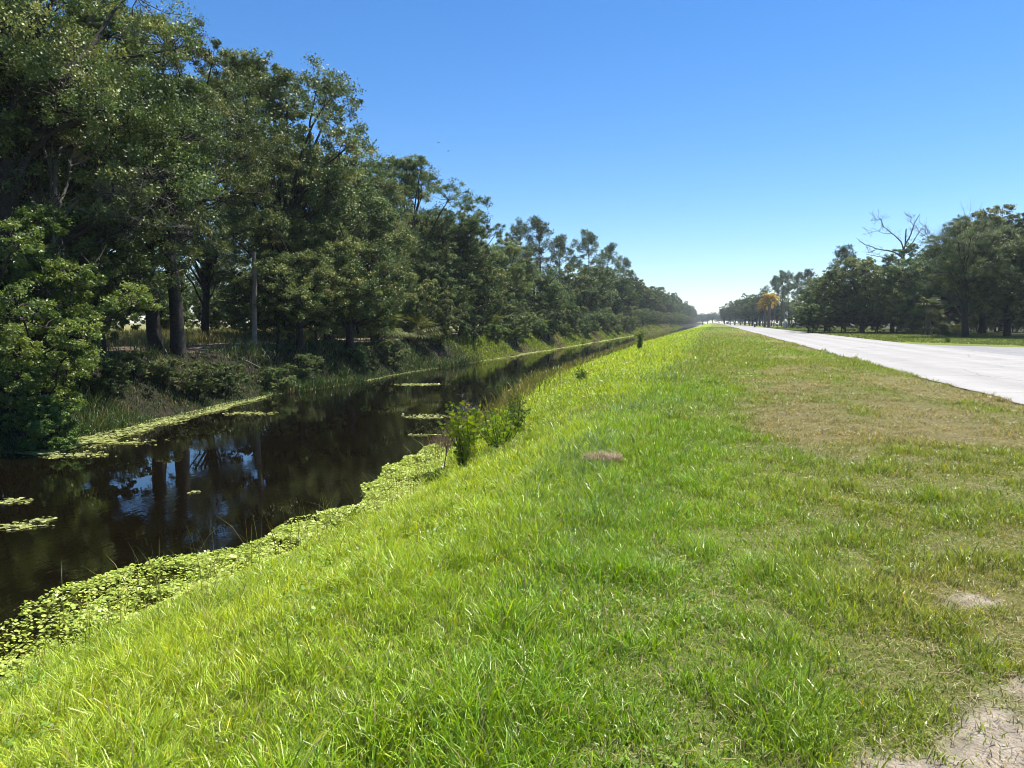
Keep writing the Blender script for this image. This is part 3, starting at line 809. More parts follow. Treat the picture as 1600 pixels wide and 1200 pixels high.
def feather_palm(name, seed, H, nf, L, tr, m):
    rng = np.random.default_rng(seed); Vs = []; Qs = []; Ts = []; off = 0
    paths = [(curve((0, 0, -.3), (0, 0, H), rng, 10, .01), np.linspace(tr * 1.2, tr, 10))]
    for k in range(nf):
        a = 2.4 * k + rng.random() * .4; el = -.15 + 1.45 * (k / nf) + rng.normal(0, .08)
        Lk = L * rng.uniform(.85, 1.08); n_ = 14
        t = np.linspace(0, 1, n_)
        ang = el + .35 - (1.15 + .5 * rng.random()) * t
        hx = np.concatenate([[0], np.cumsum(np.cos(ang[:-1]) * Lk / n_)]); hz = np.concatenate([[0], np.cumsum(np.sin(ang[:-1]) * Lk / n_)])
        rad = np.array([math.cos(a), math.sin(a), 0]); sd_ = np.array([-math.sin(a), math.cos(a), 0])
        P = np.array([0, 0, H]) + rad * hx[:, None] + np.array([0, 0, 1]) * hz[:, None]
        paths.append((P, np.linspace(.045, .01, n_)))
        for s in (-1, 1):
            m_ = 46
            tt = np.linspace(.12, .99, m_); B = np.stack([np.interp(tt, t, P[:, i]) for i in range(3)], 1)
            Tn = np.gradient(B, axis=0); Tn /= np.linalg.norm(Tn, axis=1)[:, None]
            ll = .62 * np.sin(np.clip(tt * 1.05, 0, 1) * math.pi) ** .5 * rng.uniform(.8, 1.1, m_) + .1
            D = Tn * .6 + sd_ * s * .8 + np.array([0, 0, .25]); D /= np.linalg.norm(D, axis=1)[:, None]
            N = np.cross(D, Tn); N /= np.linalg.norm(N, axis=1)[:, None] + 1e-9
            V, Q, T = leaf_quads(B + D * (ll * .5)[:, None], N, D, ll, np.full(m_, .12), np.clip(rng.normal(.55, .2, m_) + .3 * (k / nf - .5), 0, 1))
            Vs.append(V); Qs.append(Q + off); Ts.append(T); off += len(V)
    crown = mesh_np(name + '_crown', np.concatenate(Vs), [np.concatenate(Qs)], False, tint=np.concatenate(Ts)); crown.materials.append(m)
    V, Q = tubes(paths, 7); trunk = mesh_np(name + '_trunk', V, [Q], True); trunk.materials.append(M_BOOT)
    return trunk, crown

# prototypes (meshes shared by copies) ------------------------------------------------
P = {}
P['hero'] = broadleaf('hero_oak', 3, 13.5, 5.6, 3.9, 52, 26, 150, .080, .043, .34, ((-.42, 0), (.36, .1)), low=.95, dead=6)
P['edge'] = broadleaf('edge_oak', 5, 15, 5.4, 3.4, 48, 26, 120, .078, .042, .30, ((0, 0),), low=.9, dead=10)
P['tall'] = broadleaf('tall_oak', 8, 14, 5.0, 1.6, 58, 24, 110, .10, .054, .27, low=.8, dead=8)
P['round'] = broadleaf('round_oak', 9, 9, 4.6, .5, 56, 24, 100, .09, .05, .22, low=1.0, dead=3, lobe=(.2, .32), skirt=1.2)
P['dense'] = broadleaf('dense_oak', 14, 12, 4.9, .6, 62, 22, 100, .115, .062, .26, low=1.0, dead=5, lobe=(.2, .32), skirt=1.0)
P['far'] = broadleaf('far_oak', 21, 12, 4.8, .4, 48, 16, 62, .21, .12, .26, low=.9)
P['farb'] = broadleaf('far_oak_b', 24, 13, 4.5, .6, 48, 16, 62, .21, .12, .26, low=.8)
P['lawn'] = broadleaf('lawn_oak', 27, 10, 5.6, .6, 84, 20, 80, .14, .075, .27, low=1.0, lobe=(.22, .34), skirt=1.3, flat=.9)
P['bush'] = broadleaf('bank_bush', 31, 5.0, 2.5, .3, 34, 24, 120, .06, .034, .07, ((-.3, 0), (.2, .2), (.1, -.3)), M_LIGHT, low=.9, dead=6, lobe=(.2, .32))
P['shrub'] = broadleaf('shrub', 33, 3.2, 1.7, .1, 24, 18, 80, .075, .04, .05, ((-.2, 0), (.2, .1)), M_OAK, low=1.0)
P['bright'] = broadleaf('bright_shrub', 35, 2.6, 1.5, .05, 24, 18, 80, .085, .045, .04, ((-.2, 0), (.2, .1)), M_LIGHT, low=1.0)
P['under'] = broadleaf('understorey', 37, 5.5, 2.9, .2, 34, 18, 80, .105, .056, .10, ((-.2, 0), (.2, .2)), M_OAK, low=1.0)
P['pine'] = pine('pine_a', 41, 17, 42, 42)
P['pineb'] = pine('pine_b', 43, 18, 54, 42, 3.1, .42)
P['pinec'] = pine('pine_c', 44, 16, 34, 42, 2.5, .56)
P['cabbage'] = fan_palm('cabbage_palm', 47, 2.6, 34, .85, .9, .24)
P['palmetto'] = fan_palm('palmetto', 48, .1, 30, .6, .9)

CAT = dict(hero='tree', edge='tree', tall='tree', round='tree', dense='tree', far='tree', farb='tree', lawn='tree', bush='bush', shrub='bush', bright='bush', under='bush', pine='tree', pineb='tree', pinec='tree', cabbage='palm', palmetto='palm')
NAME = dict(hero='oak_tree', edge='oak_tree', tall='oak_tree', round='oak_tree', dense='oak_tree', far='oak_tree', farb='oak_tree', lawn='oak_tree', bush='waterside_bush', shrub='shrub', bright='shrub', under='understorey_bush', pine='pine_tree', pineb='pine_tree', pinec='pine_tree', cabbage='cabbage_palm', palmetto='palmetto')
PROTO_H = dict(hero=13.5, edge=15, tall=14, round=9, dense=12, far=12, farb=13, lawn=10, bush=5.0, shrub=3.2, bright=2.6, under=5.5, pine=17, pineb=18, pinec=16, cabbage=3.6, palmetto=1.4)
prng = random.Random(5)
def plant(kind, x, y, h, label, group=None, rz=None, wide=1.0, sink=.1):
    s = h / PROTO_H[kind]
    root = empty(NAME[kind], (x, y, H1(x, y) - sink), prng.random() * 6.28 if rz is None else rz, (s * wide, s * wide, s))
    tag(root, label, CAT[kind], group)
    t, c = P[kind]
    link('stem' if CAT[kind] == 'bush' else 'trunk', t, None, root)
    link('foliage' if CAT[kind] == 'bush' else 'crown', c, None, root)
    return root

GL = 'trees along the far bank of the canal'
LEFT = [  # kind, photo column, x, height, label
    ('edge', 20, -18.8, 15.5, 'tall light green oak at the left frame edge, crown cut off by the frame'),
    ('hero', 262, -20.2, 13.2, 'large dark oak with twin black trunks standing above the canal bank'),
    ('tall', 452, -22.6, 17.4, 'tall oak just right of the twin trunked oak, bare twigs on its shoulder'),
    ('round', 548, -19.2, 9.2, 'rounded oak with sunlit olive leaves hanging over the dark bank'),
    ('tall', 636, -24.5, 16.6, 'oak with dead upright branches poking from its top into the sky'),
    ('dense', 722, -20.6, 12.0, 'dense dark oak reaching to the water before the bank turns sunny'),
    ('dense', 672, -26.0, 13.2, 'oak crown filling the skyline behind the dense dark waterside oak'),
    ('dense', 778, -25.0, 12.6, 'oak sloping down the skyline just left of the first pines'),
    ('pinec', 818, -27.0, 16.0, 'leftmost of the thin pines, partly hidden by the oak beside it'),
    ('pine', 846, -25.0, 17.0, 'tall open pine with dark slanting trunk, highest of the first pine group'),
    ('pineb', 874, -26.0, 16.2, 'bushy topped pine at the right of the first pine group'),
    ('round', 842, -20.5, 9.2, 'rounded grey green tree in front of the first pines'),
    ('pineb', 918, -26.0, 18.0, 'broad pine crown forming the second peak of the skyline'),
    ('pine', 945, -26.5, 18.2, 'pine right of the second skyline peak'),
    ('far', 903, -21.0, 9.5, 'mid green oak standing below the second skyline peak'),
    ('farb', 934, -23.0, 12.5, 'wide oak right of the mid green oak, below the tall pines'),
    ('far', 958, -22.0, 12.0, 'spreading oak with a dark gap beneath, leaning over the canal'),
    ('pineb', 972, -26.5, 18.0, 'pine topping the slope of the skyline past the second peak'),
    ('farb', 984, -24.0, 14.5, 'oak closing the steep part of the left skyline'),
    ('far', 1000, -24.0, 14.0, 'oak at the notch before the farthest left tree line'),
    ('farb', 1016, -23.0, 14.5, 'first oak of the long low tree line beyond the notch'),
]
for i, (k, u, x, h, lab) in enumerate(LEFT):
    X, Y = posx(u, x)
    plant(k, X, Y, h * (1.0 if u < 890 else 1.14 if k.startswith('pine') else 1.24), lab, GL, rz=(.2 if k == 'hero' else None))
for (k, u, x, h, lab, wd) in (('round', 470, -19.6, 7.6, 'low rounded oak between the two larger waterside oaks', 1.0), ('tall', 585, -22.5, 12.5, 'oak rising behind the rounded waterside oak', 1.0),
                      ('edge', 318, -32.0, 12.0, 'oak standing beyond the sunny gap, right behind the twin trunks', 1.1), ('round', 58, -19.6, 9.6, 'rounded oak rising behind the light waterside bush at left', 1.0),
                      ('edge', 150, -24.5, 12.8, 'tall oak between the left edge oak and the twin trunks', 1.1), ('dense', 60, -24.0, 14.0, 'dark oak behind the left edge oak', 1.1), ('dense', 515, -25.5, 14.0, 'oak closing the canopy behind the tall oak', 1.1),
                      ('dense', 690, -21.0, 8.5, 'low dark oak at the corner where the bank turns sunny', 1.0), ('far', 875, -20.2, 8.5, 'dark oak between the rounded grey green tree and the second peak', 1.0), ('dense', 752, -22.0, 10.5, 'oak left of the first pines with olive leaves', 1.0)):
    X, Y = posx(u, x)
    plant(k, X, Y, h, lab, GL, wide=wd)
# second row filling the wood behind
for i, (k, u, x, h) in enumerate([('far', 700, -31, 12), ('far', 800, -32, 12), ('farb', 860, -31, 12), ('far', 890, -31, 13), ('farb', 925, -32, 14), ('far', 955, -32, 14), ('farb', 978, -31, 15)]):
    X, Y = posx(u, x)
    plant(k, X, Y, h, 'oak half hidden in the second row of the left wood', 'oaks in the second row of the left wood')
for i in range(16):
    X = -43 - 9 * prng.random(); Y = -4 + i * 6.5 + 2 * prng.random()
    plant(['far', 'farb', 'dense'][i % 3], X, Y, 6.5 + 2.5 * prng.random(), 'tree at the back of the field behind the canal oaks', 'trees at the back of the left field')
for i in range(26):
    X = -37 - 5 * prng.random(); Y = -2 + i * 3.6 + 2 * prng.random()
    plant('under', X, Y, 3.6 + 2 * prng.random(), 'bush at the back of the field, seen between the oak trunks', 'bushes at the back of the left field')
for i in range(26):
    X = -29 - 3 * prng.random(); Y = 44 + i * 6.5
    plant('under', X, Y, 5.5 + 2.5 * prng.random(), 'shaded bush filling the wood behind the second row of left trees', 'bushes inside the left wood', wide=1.4)
# understorey on the far bank
UNDER = [('bush', 62, -15.9, 5.0, 'light leafy bush leaning over the water at the left edge', 1.05),
         ('bush', 18, -17.3, 5.6, 'taller bush behind the light waterside bush at left', 1.0),
         ('bright', 62, -15.0, 1.7, 'low bright green bush at the waterline on the left', 1.1),
         ('under', 120, -20.5, 5.4, 'shaded bush between the left bush and the twin trunks', 1.0),
         ('under', 442, -20.8, 5.0, 'dark bush under the oaks right of the sunny gap', 1.05),
         ('under', 500, -20.6, 5.2, 'black shaded bush below the rounded oak', 1.0),
         ('under', 585, -20.4, 5.0, 'shaded bush hanging over the water right of the rounded oak', 1.0),
         ('under', 640, -20.3, 5.2, 'dark bush beneath the oak with dead top branches', 1.0),
         ('shrub', 560, -17.9, 1.6, 'low leafy shrub on the shaded bank below the rounded oak', 1.1),
         ('shrub', 612, -18.0, 2.0, 'leafy shrub at the shaded water edge before the bank turns', 1.1),
         ('under', 690, -18.9, 4.4, 'bush drooping to the water left of the sunny bank', 1.0),
         ('shrub', 735, -19.0, 3.0, 'greyish shrub where the sunny bank begins', 1.1),
         ('bright', 838, -18.9, 2.6, 'bright yellow green shrub on the sunny far bank', 1.2),
         ('bright', 812, -18.9, 1.7, 'small sunlit shrub left of the bright yellow green one', 1.2),
         ('under', 800, -21.5, 4.6, 'shaded bush behind the small sunlit shrub', 1.0),
         ('under', 868, -21.0, 5.0, 'dark bush right of the bright yellow green shrub', 1.0),
         ('bright', 900, -19.2, 2.4, 'sunlit shrub farther along the bank below the mid green oak', 1.3),
         ('under', 935, -20.5, 5.2, 'dark bush under the wide oak at the water', 1.1),
         ('bright', 952, -19.3, 3.2, 'pale green shrub at the foot of the spreading oak', 1.3),
         ('bright', 985, -19.3, 3.4, 'pale shrub low on the bank where the canal narrows', 1.4),
         ('under', 1005, -20.5, 5.5, 'bush at the foot of the farthest left tree line', 1.3)]
for (k, u, x, h, lab, wd) in UNDER:
    X, Y = posx(u, x)
    o = plant(k, X, Y, h, lab, 'bushes along the far bank of the canal', wide=wd)
for (u, x, h, w_, lab) in ((170, -17.5, 1.5, 1.2, 'dark shrub on the shaded bank right of the low bright bush'), (215, -18.2, 1.2, 1.3, 'low shaded shrub on the bank left below the twin trunks'), (262, -17.9, 1.3, 1.3, 'low shaded shrub directly below the twin trunks'),
                           (310, -17.6, 1.7, 1.2, 'ferny green shrub at the water right below the twin trunks'), (350, -17.7, 1.5, 1.3, 'dark green shrub on the bank below the sunny gap'), (430, -17.7, 1.3, 1.3, 'small shaded shrub at the water left of the rounded oak'), (480, -17.8, 1.6, 1.2, 'shaded shrub at the water under the low rounded oak')):
    X, Y = posx(u, x); plant('shrub', X, Y, h, lab, 'bushes along the far bank of the canal', wide=w_)
PALS = [(650, -19.3, 'palmetto fronds hanging in the shade under the dark bushes'), (770, -20.3, 'palmetto clump between grey shrub and sunny bank'), (828, -19.9, 'bright fan leaves behind the yellow green shrub'),
        (884, -20.0, 'palmetto clump right of the dark bush on the far bank'), (600, -19.6, 'palmetto fronds catching light on the shaded bank')]
for (u, x, lab) in PALS:
    X, Y = posx(u, x); plant('palmetto', X, Y, 2.2, lab, 'palmettos on the far bank')

for i in range(17):
    Y = 62 + i * 7 + 3 * prng.random()
    plant(['bright', 'under', 'shrub', 'under'][i % 4], -18.3 - 1.0 * prng.random(), Y, [2.2, 4.2, 3.0, 4.6][i % 4], 'bush along the middle stretch of the far bank', 'bushes along the middle stretch of the far bank', wide=1.25)
# far rows on both sides: singled-out shapes fade into the haze
y = 330.0; i = 0
while y < 900:
    plant(['far', 'farb', 'pineb', 'far'][i % 4], -22 - 5 * prng.random(), y, 16 + 4 * prng.random(), 'distant hazy tree in the long row left of the canal', 'distant trees left of the canal')
    plant('under', -19.8, y + 4, 5 + 2 * prng.random(), 'distant bush at the foot of the left tree row', 'distant bushes left of the canal', wide=1.5)
    y += 8 + y * .012; i += 1
for (y0, y1, st) in ((180, 330, 9),):
    y = y0
    while y < y1:
        plant(['farb', 'far'][i % 2], -28 - 4 * prng.random(), y, 16 + 3 * prng.random(), 'oak half hidden in the second row of the left wood', 'oaks in the second row of the left wood')
        plant('under', -20.6, y + 3, 5 + prng.random(), 'bush along the middle stretch of the far bank', 'bushes along the middle stretch of the far bank', wide=1.3)
        y += st; i += 1
y = 330.0; i = 0
while y < 900:
    plant(['far', 'farb', 'far', 'pinec'][i % 4], 23 + 8 * prng.random(), y, 10 + 4 * prng.random(), 'distant hazy tree in the row right of the road', 'distant trees right of the road')
    y += 9 + y * .012; i += 1
for i in range(16):
    plant(['far', 'farb'][i % 2], -40 + i * 6.5, 960 + 30 * prng.random(), 13 + 5 * prng.random(), 'faint blue tree closing the far end of the road', 'faint trees closing the far end of the road', wide=1.5)

GR = 'trees right of the road'
RIGHT = [
    ('farb', 1131, 470, 11.0, 'farthest dark oak on the right roadside before the road vanishes'),
    ('far', 1147, 400, 12.0, 'oak just past the small dark oak at the far road end'),
    ('farb', 1163, 345, 12.5, 'oak behind the light green low tree far along the road'),
    ('far', 1174, 312, 12.5, 'oak between the light green low tree and the golden palm'),
    ('farb', 1186, 285, 12.0, 'full oak directly left of the golden palm crown'),
    ('far', 1212, 285, 10.0, 'oak in the gap right of the golden palm trunk'),
    ('far', 1250, 270, 11.0, 'oak behind the right half of the wooden fence'),
    ('far', 1140, 420, 10.5, 'small dark oak beside the far end of the road'),
    ('farb', 1156, 370, 12.0, 'oak left of the pale shrubs far along the road'),
    ('far', 1170, 320, 9.0, 'light green low tree far along the right roadside'),
    ('farb', 1181, 300, 11.5, 'oak left of the golden palm'),
    ('pinec', 1190, 290, 15.0, 'slim pine above the oak left of the golden palm'),
    ('pine', 1208, 262, 17.5, 'leftmost tall pine behind the golden palm'),
    ('pineb', 1220, 255, 19.0, 'tallest thin pine right behind the golden palm'),
    ('pinec', 1231, 245, 18.0, 'thin pine above the white flag'),
    ('pine', 1242, 250, 18.0, 'pine standing behind the wooden fence'),
    ('pineb', 1256, 240, 18.5, 'bushy pine touching the left side of the rounded oak'),
    ('far', 1236, 300, 9.5, 'low tree filling the gap under the pines'),
    ('far', 1204, 300, 8.5, 'low tree behind the golden palm trunk'),
    ('pineb', 1318, 142, 16.0, 'wide crowned pine rising above the rounded roadside oaks'),
    ('lawn', 1290, 128, 9.3, 'leftmost rounded oak of the dense roadside clump'),
    ('lawn', 1345, 106, 10.4, 'biggest rounded oak of the clump, its shade meeting the lawn'),
    ('lawn', 1392, 108, 9.4, 'dark oak at the right end of the dense roadside clump'),
    ('far', 1425, 125, 11.0, 'oak behind the cabbage palm'),
    ('lawn', 1462, 100, 11.5, 'oak with drooping crown above the cabbage palm'),
    ('edge', 1507, 76, 12.6, 'oak with a visible grey trunk standing on the lawn by the side road'),
    ('dense', 1532, 100, 17.2, 'tall round topped oak, highest of the right hand trees'),
    ('lawn', 1572, 82, 11.8, 'oak right of the grey trunk, casting shade across the lawn'),
    ('dense', 1610, 95, 15.0, 'oak crown rising at the right frame edge'),
    ('lawn', 1640, 74, 11.0, 'oak cut off by the right frame edge'),
    ('far', 1480, 140, 13.0, 'oak in the back row under the bare twiggy branches'),
    ('far', 1560, 130, 12.0, 'oak in the back row behind the shaded lawn'),
    ('far', 1370, 145, 12.0, 'oak in the back row below the dead tree'),
]
for (k, u, F, h, lab) in RIGHT:
    X, Y = pos(u, F); big = k in ('lawn', 'dense', 'edge')
    plant(k, X, Y, h * (1.1 if big else 1.28 if F >= 280 and k in ('far', 'farb') else 1.0), lab, GR, wide=1.1 if big else 1.0)
for i in range(14):
    u = 1265 + i * 26; X, Y = pos(u, (103 if i < 6 else 112) + 10 * prng.random())
    plant('under', X, Y, 5 + 2 * prng.random(), 'shaded bush in the dark beneath the right hand trees', 'bushes beneath the right hand trees', wide=1.3)
for i in range(9):
    X, Y = pos(1440 + i * 24, 108 + 10 * prng.random())
    plant('under', X, Y, 4.2 + 2 * prng.random(), 'shaded bush in the dark beneath the right hand trees', 'bushes beneath the right hand trees', wide=1.3)
X, Y = pos(1448, 90); plant('cabbage', X, Y, 4.4, 'cabbage palm with a shaggy trunk at the lawn edge, in front of the oaks', 'palms right of the road')
X, Y = pos(1462, 92); plant('cabbage', X, Y, 3.0, 'shorter cabbage palm tucked right behind the taller one', 'palms right of the road')
for (u, F, lab) in ((1470, 88, 'palmetto clump at the foot of the cabbage palms'), (1425, 96, 'palmetto clump left of the cabbage palms'), (1492, 90, 'palmetto clump by the grey trunked oak')):
    X, Y = pos(u, F); plant('palmetto', X, Y, 2.0, lab, 'palmettos under the right hand trees')
for (u, F, h, lab) in ((1476, 80, .9, 'small round shrub on the lawn beside the grey trunk'), (1480, 57, .45, 'little green weed at the corner of the side road')):
    X, Y = pos(u, F); plant('bright', X, Y, h, lab, sink=.03)

# golden date palms
gt, gc_ = feather_palm('golden_palm', 51, 7.6, 46, 4.0, .42, M_GOLD)
for (u, F, s, lab) in ((1200, 222, 1.0, 'date palm with a golden yellow crown beside the road'), (1193.5, 229, .86, 'thinner palm trunk just left behind the golden crowned palm')):
    X, Y = pos(u, F); r_ = empty('date_palm', (X, Y, H1(X, Y)), 1.1 * s, s); tag(r_, lab, 'palm', 'golden palms right of the road')
    link('trunk', gt, None, r_); link('crown', gc_, None, r_)

# dead trees and bare twigs
M_DARKDEAD = simple('dead_dark_wood', (.10, .085, .075), .85, .3, 7, .2, .4)
rng = np.random.default_rng(63)
def dz(px, py, d=0.0): return np.array([(px - 850) * .036, d, 12.6 + (330 - py) * .036])
limbs = [([(850, 620), (846, 450), (850, 330), (855, 262), (856, 196)], .27, .10), ([(852, 300), (838, 255), (800, 215), (760, 180), (738, 130)], .14, .03), ([(848, 330), (800, 300), (735, 288), (680, 262), (645, 232)], .13, .03),
         ([(850, 345), (800, 338), (745, 320), (690, 305)], .09, .03), ([(856, 270), (878, 225), (888, 180), (908, 138)], .13, .035), ([(854, 300), (885, 262), (905, 225), (928, 188)], .11, .03), ([(852, 350), (900, 320), (945, 285), (985, 262)], .10, .03),
         ([(800, 215), (770, 215), (735, 200), (700, 205)], .05, .02), ([(760, 180), (750, 150), (720, 140), (705, 152)], .04, .015), ([(735, 288), (710, 300), (672, 296)], .04, .015), ([(888, 180), (872, 160), (876, 140)], .04, .015), ([(905, 225), (935, 230), (955, 215)], .04, .015), ([(850, 345), (815, 352), (770, 350)], .06, .02)]
pp = []
for pts, r0, r1 in limbs:
    k = len(pts); dd = np.cumsum(rng.normal(0, .35, k)) if r0 < .2 else np.zeros(k)
    c = np.array([dz(px, py, d) for (px, py), d in zip(pts, dd)])
    t = np.linspace(0, k - 1, 4 * k); c2 = np.stack([np.interp(t, np.arange(k), c[:, i]) for i in range(3)], 1); c2 += rng.normal(0, .03, c2.shape)
    pp.append((c2, np.linspace(r0, r1, 4 * k)))
    if r0 < .2:
        for _ in range(9):
            q = c2[rng.integers(k, 4 * k)]; e = q + rnd_unit(rng, 1)[0] * rng.uniform(.5, 1.6) + np.array([0, 0, .4])
            cc = curve(q, e, rng, 5, .2); pp.append((cc, np.linspace(.03, .012, 5)))
            for _ in range(3): q2 = cc[rng.integers(2, 5)]; pp.append((curve(q2, q2 + rnd_unit(rng, 1)[0] * .6 + np.array([0, 0, .15]), rng, 4, .2), np.linspace(.016, .008, 4)))
pp.append((np.array([(0, 0, -.4), (-.1, .1, 1.2), (-.05, 0, 2.2)]), np.array([.42, .32, .28])))
V, Q = tubes(pp, 6)
X, Y = pos(1405, 128); o = link('dead_tree', mesh_np('dead_tree_wood', V, [Q], True), M_DARKDEAD); o.location = (X, Y, 0); o.rotation_euler = (0, 0, R(-12))
tag(o, 'leafless dead tree with crooked branches above the roadside oaks', 'dead tree')
dm2 = bare('twig_tree_wood', 67, 15, .55, 4, .17, 6, 1.2, .2, M_GREY)
X, Y = pos(1480, 112); o = link('bare_tree', dm2); o.location = (X, Y, 0); o.scale = (1.25, 1.25, 1.25)
tag(o, 'bare tree with fine pale twigs left of the tall round oak', 'bare tree')
dm3 = bare('grey_twig_tree_wood', 71, 10, .8, 5, .07, 5, 1.5, .15, simple('grey_twigs', (.12, .11, .10), .85, .3, 7, .2))
X, Y = posx(92, -18.0); o = link('bare_tree', dm3); o.location = (X, Y, H1(X, Y)); o.scale = (1.25, 1.25, 1.25)
tag(o, 'bare grey twiggy tree tangled in front of the left oaks', 'bare tree')

# ------------------------------------------------------------------ small plants on the near bank
def leafy_plant(name, seed, H, nst, ll, lw, droop, m, spread=.25, nleaf=26, twig=.008):
    """upright stems with pointed leaves set along them"""
    rng = np.random.default_rng(seed); paths = []; Pn = []; Dn = []
    for s in range(nst):
        a = rng.random() * 6.28; e = np.array([math.cos(a) * spread * rng.random(), math.sin(a) * spread * rng.random(), H * rng.uniform(.55, 1)])
        c = curve((rng.normal(0, .03), rng.normal(0, .03), -.05), e, rng, 7, .1)
        paths.append((c, np.linspace(twig, twig * .4, 7)))
        for j in range(nleaf):
            t = rng.uniform(.15, 1.0); p = np.array([np.interp(t, np.linspace(0, 1, 7), c[:, i]) for i in range(3)])
            b_ = rng.random() * 6.28; d = np.array([math.cos(b_), math.sin(b_), rng.uniform(.1, .7) - droop]); d /= np.linalg.norm(d)
            Pn.append(p + d * ll * .55); Dn.append(d)
    Pn = np.array(Pn); Dn = np.array(Dn)
    N = np.cross(Dn, np.cross(np.array([0, 0, 1.]), Dn) + rng.normal(0, .2, Dn.shape)); N = np.cross(Dn, N); N += rng.normal(0, .25, N.shape)
    N /= np.linalg.norm(N, axis=1)[:, None] + 1e-9
    T_ = Dn - N * (Dn * N).sum(1)[:, None]; T_ /= np.linalg.norm(T_, axis=1)[:, None]
    s = rng.uniform(.6, 1.1, len(Pn))
    V, Q, T = leaf_quads(Pn, N, T_, ll * s, lw * s, np.clip(rng.normal(.6, .2, len(Pn)), 0, 1))
    cm = mesh_np(name + '_leaves', V, [Q], False, tint=T); cm.materials.append(m)
    V, Q = tubes(paths, 5); tm = mesh_np(name + '_stem', V, [Q], True); tm.materials.append(M_BARK)
    return tm, cm
M_SAP = leafmat('sapling_leaves', [(0, (.10, .16, .02)), (.5, (.17, .25, .03)), (1, (.26, .32, .05))], .42, .4, .45, .1)
M_DROOP = leafmat('drooping_leaves', [(0, (.05, .09, .02)), (.5, (.09, .14, .03)), (1, (.15, .19, .04))], .35, .4, .45, .1)
SM = [('sapling', -3.95, 11.6, 'young leafy sapling, tallest plant on the near bank by the water', leafy_plant('sapling', 81, 1.2, 13, .11, .055, .05, M_SAP, .5, 46)),
      ('leafy_weed', -3.55, 12.3, 'lower leafy weed leaning against the right side of the sapling', leafy_plant('leaning_weed', 82, .75, 11, .09, .04, .1, M_SAP, .6, 30)),
      ('leafy_weed', -4.35, 12.9, 'leafy weed half behind the sapling on its water side', leafy_plant('behind_weed', 101, .95, 9, .11, .05, .1, M_SAP, .4, 44)),
      ('leafy_weed', -3.9, 13.1, 'dense leafy weed filling the space between sapling and drooping bush', leafy_plant('dense_weed', 102, .7, 13, .10, .045, .3, M_SAP, .6, 40)),
      ('weeping_weed', -3.65, 13.9, 'drooping bushy weed right of the sapling, dark beneath', leafy_plant('weeping_weed', 83, .75, 10, .13, .028, .9, M_DROOP, .32, 40)),
      ('drooping_weed', -4.05, 10.4, 'small dark weed with hanging leaves in front of the sapling', leafy_plant('drooping_weed', 84, .5, 5, .14, .03, 1.2, M_DROOP, .22, 22)),
      ('leafy_weed', -4.45, 8.6, 'short leafy weed among the floating leaf mat', leafy_plant('mat_weed', 85, .42, 7, .08, .03, .2, M_SAP, .3, 22)),
      ('young_shrub', -5.4, 57.0, 'slim young shrub standing up on the distant near bank', leafy_plant('young_shrub', 86, 1.5, 10, .18, .09, .1, M_DROOP, .4, 50, .02)),
      ('leafy_weed', -4.4, 26.0, 'dark leafy weed halfway along the near bank slope', leafy_plant('slope_weed', 87, .5, 8, .13, .06, .1, M_DROOP, .45, 36)),
      ('leafy_weed', -5.1, 19.0, 'leafy weed low on the bank beyond the drooping one', leafy_plant('low_weed', 88, .6, 8, .12, .05, .2, M_DROOP, .4, 30))]
for (nm, x, y, lab, (tm, cm)) in SM:
    r_ = empty(nm, (x, y, H1(x, y))); tag(r_, lab, 'plant')
    link('stem', tm, None, r_); link('leaves', cm, None, r_)
M_RED = simple('reddish_twigs', (.16, .10, .085), .8, .3, 9, .2)
for (x, y, h, sd_, lab) in ((-4.75, 12.6, 1.15, 91, 'bare reddish twiggy shrub at the waterline left of the sapling'), (-4.9, 16.4, .95, 92, 'bare grey twig tangle at the waterline behind the weeds')):
    o = link('twiggy_shrub', bare('twiggy_shrub', sd_, h, .75, 4, .012, 6, 1.2, .1, M_RED if sd_ == 91 else M_GREY))
    o.location = (x, y, max(H1(x, y), WATER)); tag(o, lab, 'bare shrub')

# clump of dug-up dry turf
rng = np.random.default_rng(95)
cx, cy = hw_at(940, 728, .0)
r_ = empty('turf_clod', (cx, cy, H1(cx, cy) + .05), R(24), (.85, .85, 1.0)); tag(r_, 'brown clod of dried turf lying on the green brow of the bank', 'clod')
u_, v_ = np.meshgrid(np.linspace(0, 2 * math.pi, 29)[:-1], np.linspace(0, math.pi / 2, 9))
rad = 1 + .5 * (fbm(u_ * 2.5, v_ * 3, 97) - .5)
V = np.stack([.27 * np.cos(u_) * np.cos(v_) * rad, .10 * np.sin(u_) * np.cos(v_) * rad, .075 * np.sin(v_) * rad - .01 + .03 * (fbm(np.cos(u_) * 4 + 9, np.sin(u_) * 3, 99) - .4)], -1).reshape(-1, 3)
ii = np.arange(8)[:, None] * 28; jj = np.arange(28)[None]
link('soil', mesh_np('clod_soil', V, [np.stack([ii + jj, ii + (jj + 1) % 28, ii + 28 + (jj + 1) % 28, ii + 28 + jj], -1).reshape(-1, 4)], True), simple('clod_soil', (.24, .19, .13), .95, .5, 40, .1, .8), r_)
k = 900; a = rng.random(k) * 6.28; q = np.sqrt(rng.random(k))
V, q4, t3, C = blades(.28 * q * np.cos(a), .12 * q * np.sin(a), .05 * (1 - q), .05 + .06 * rng.random(k), np.full(k, .004), .5 + .45 * rng.random(k), rng.random(k) * 3.1, rng.random(k) * 6.28, np.array([.46, .37, .24])[None] * (.6 + .7 * rng.random((k, 1))))
link('straw', mesh_np('clod_straw', V, [q4, t3], False, col=C), M_BANK, r_)

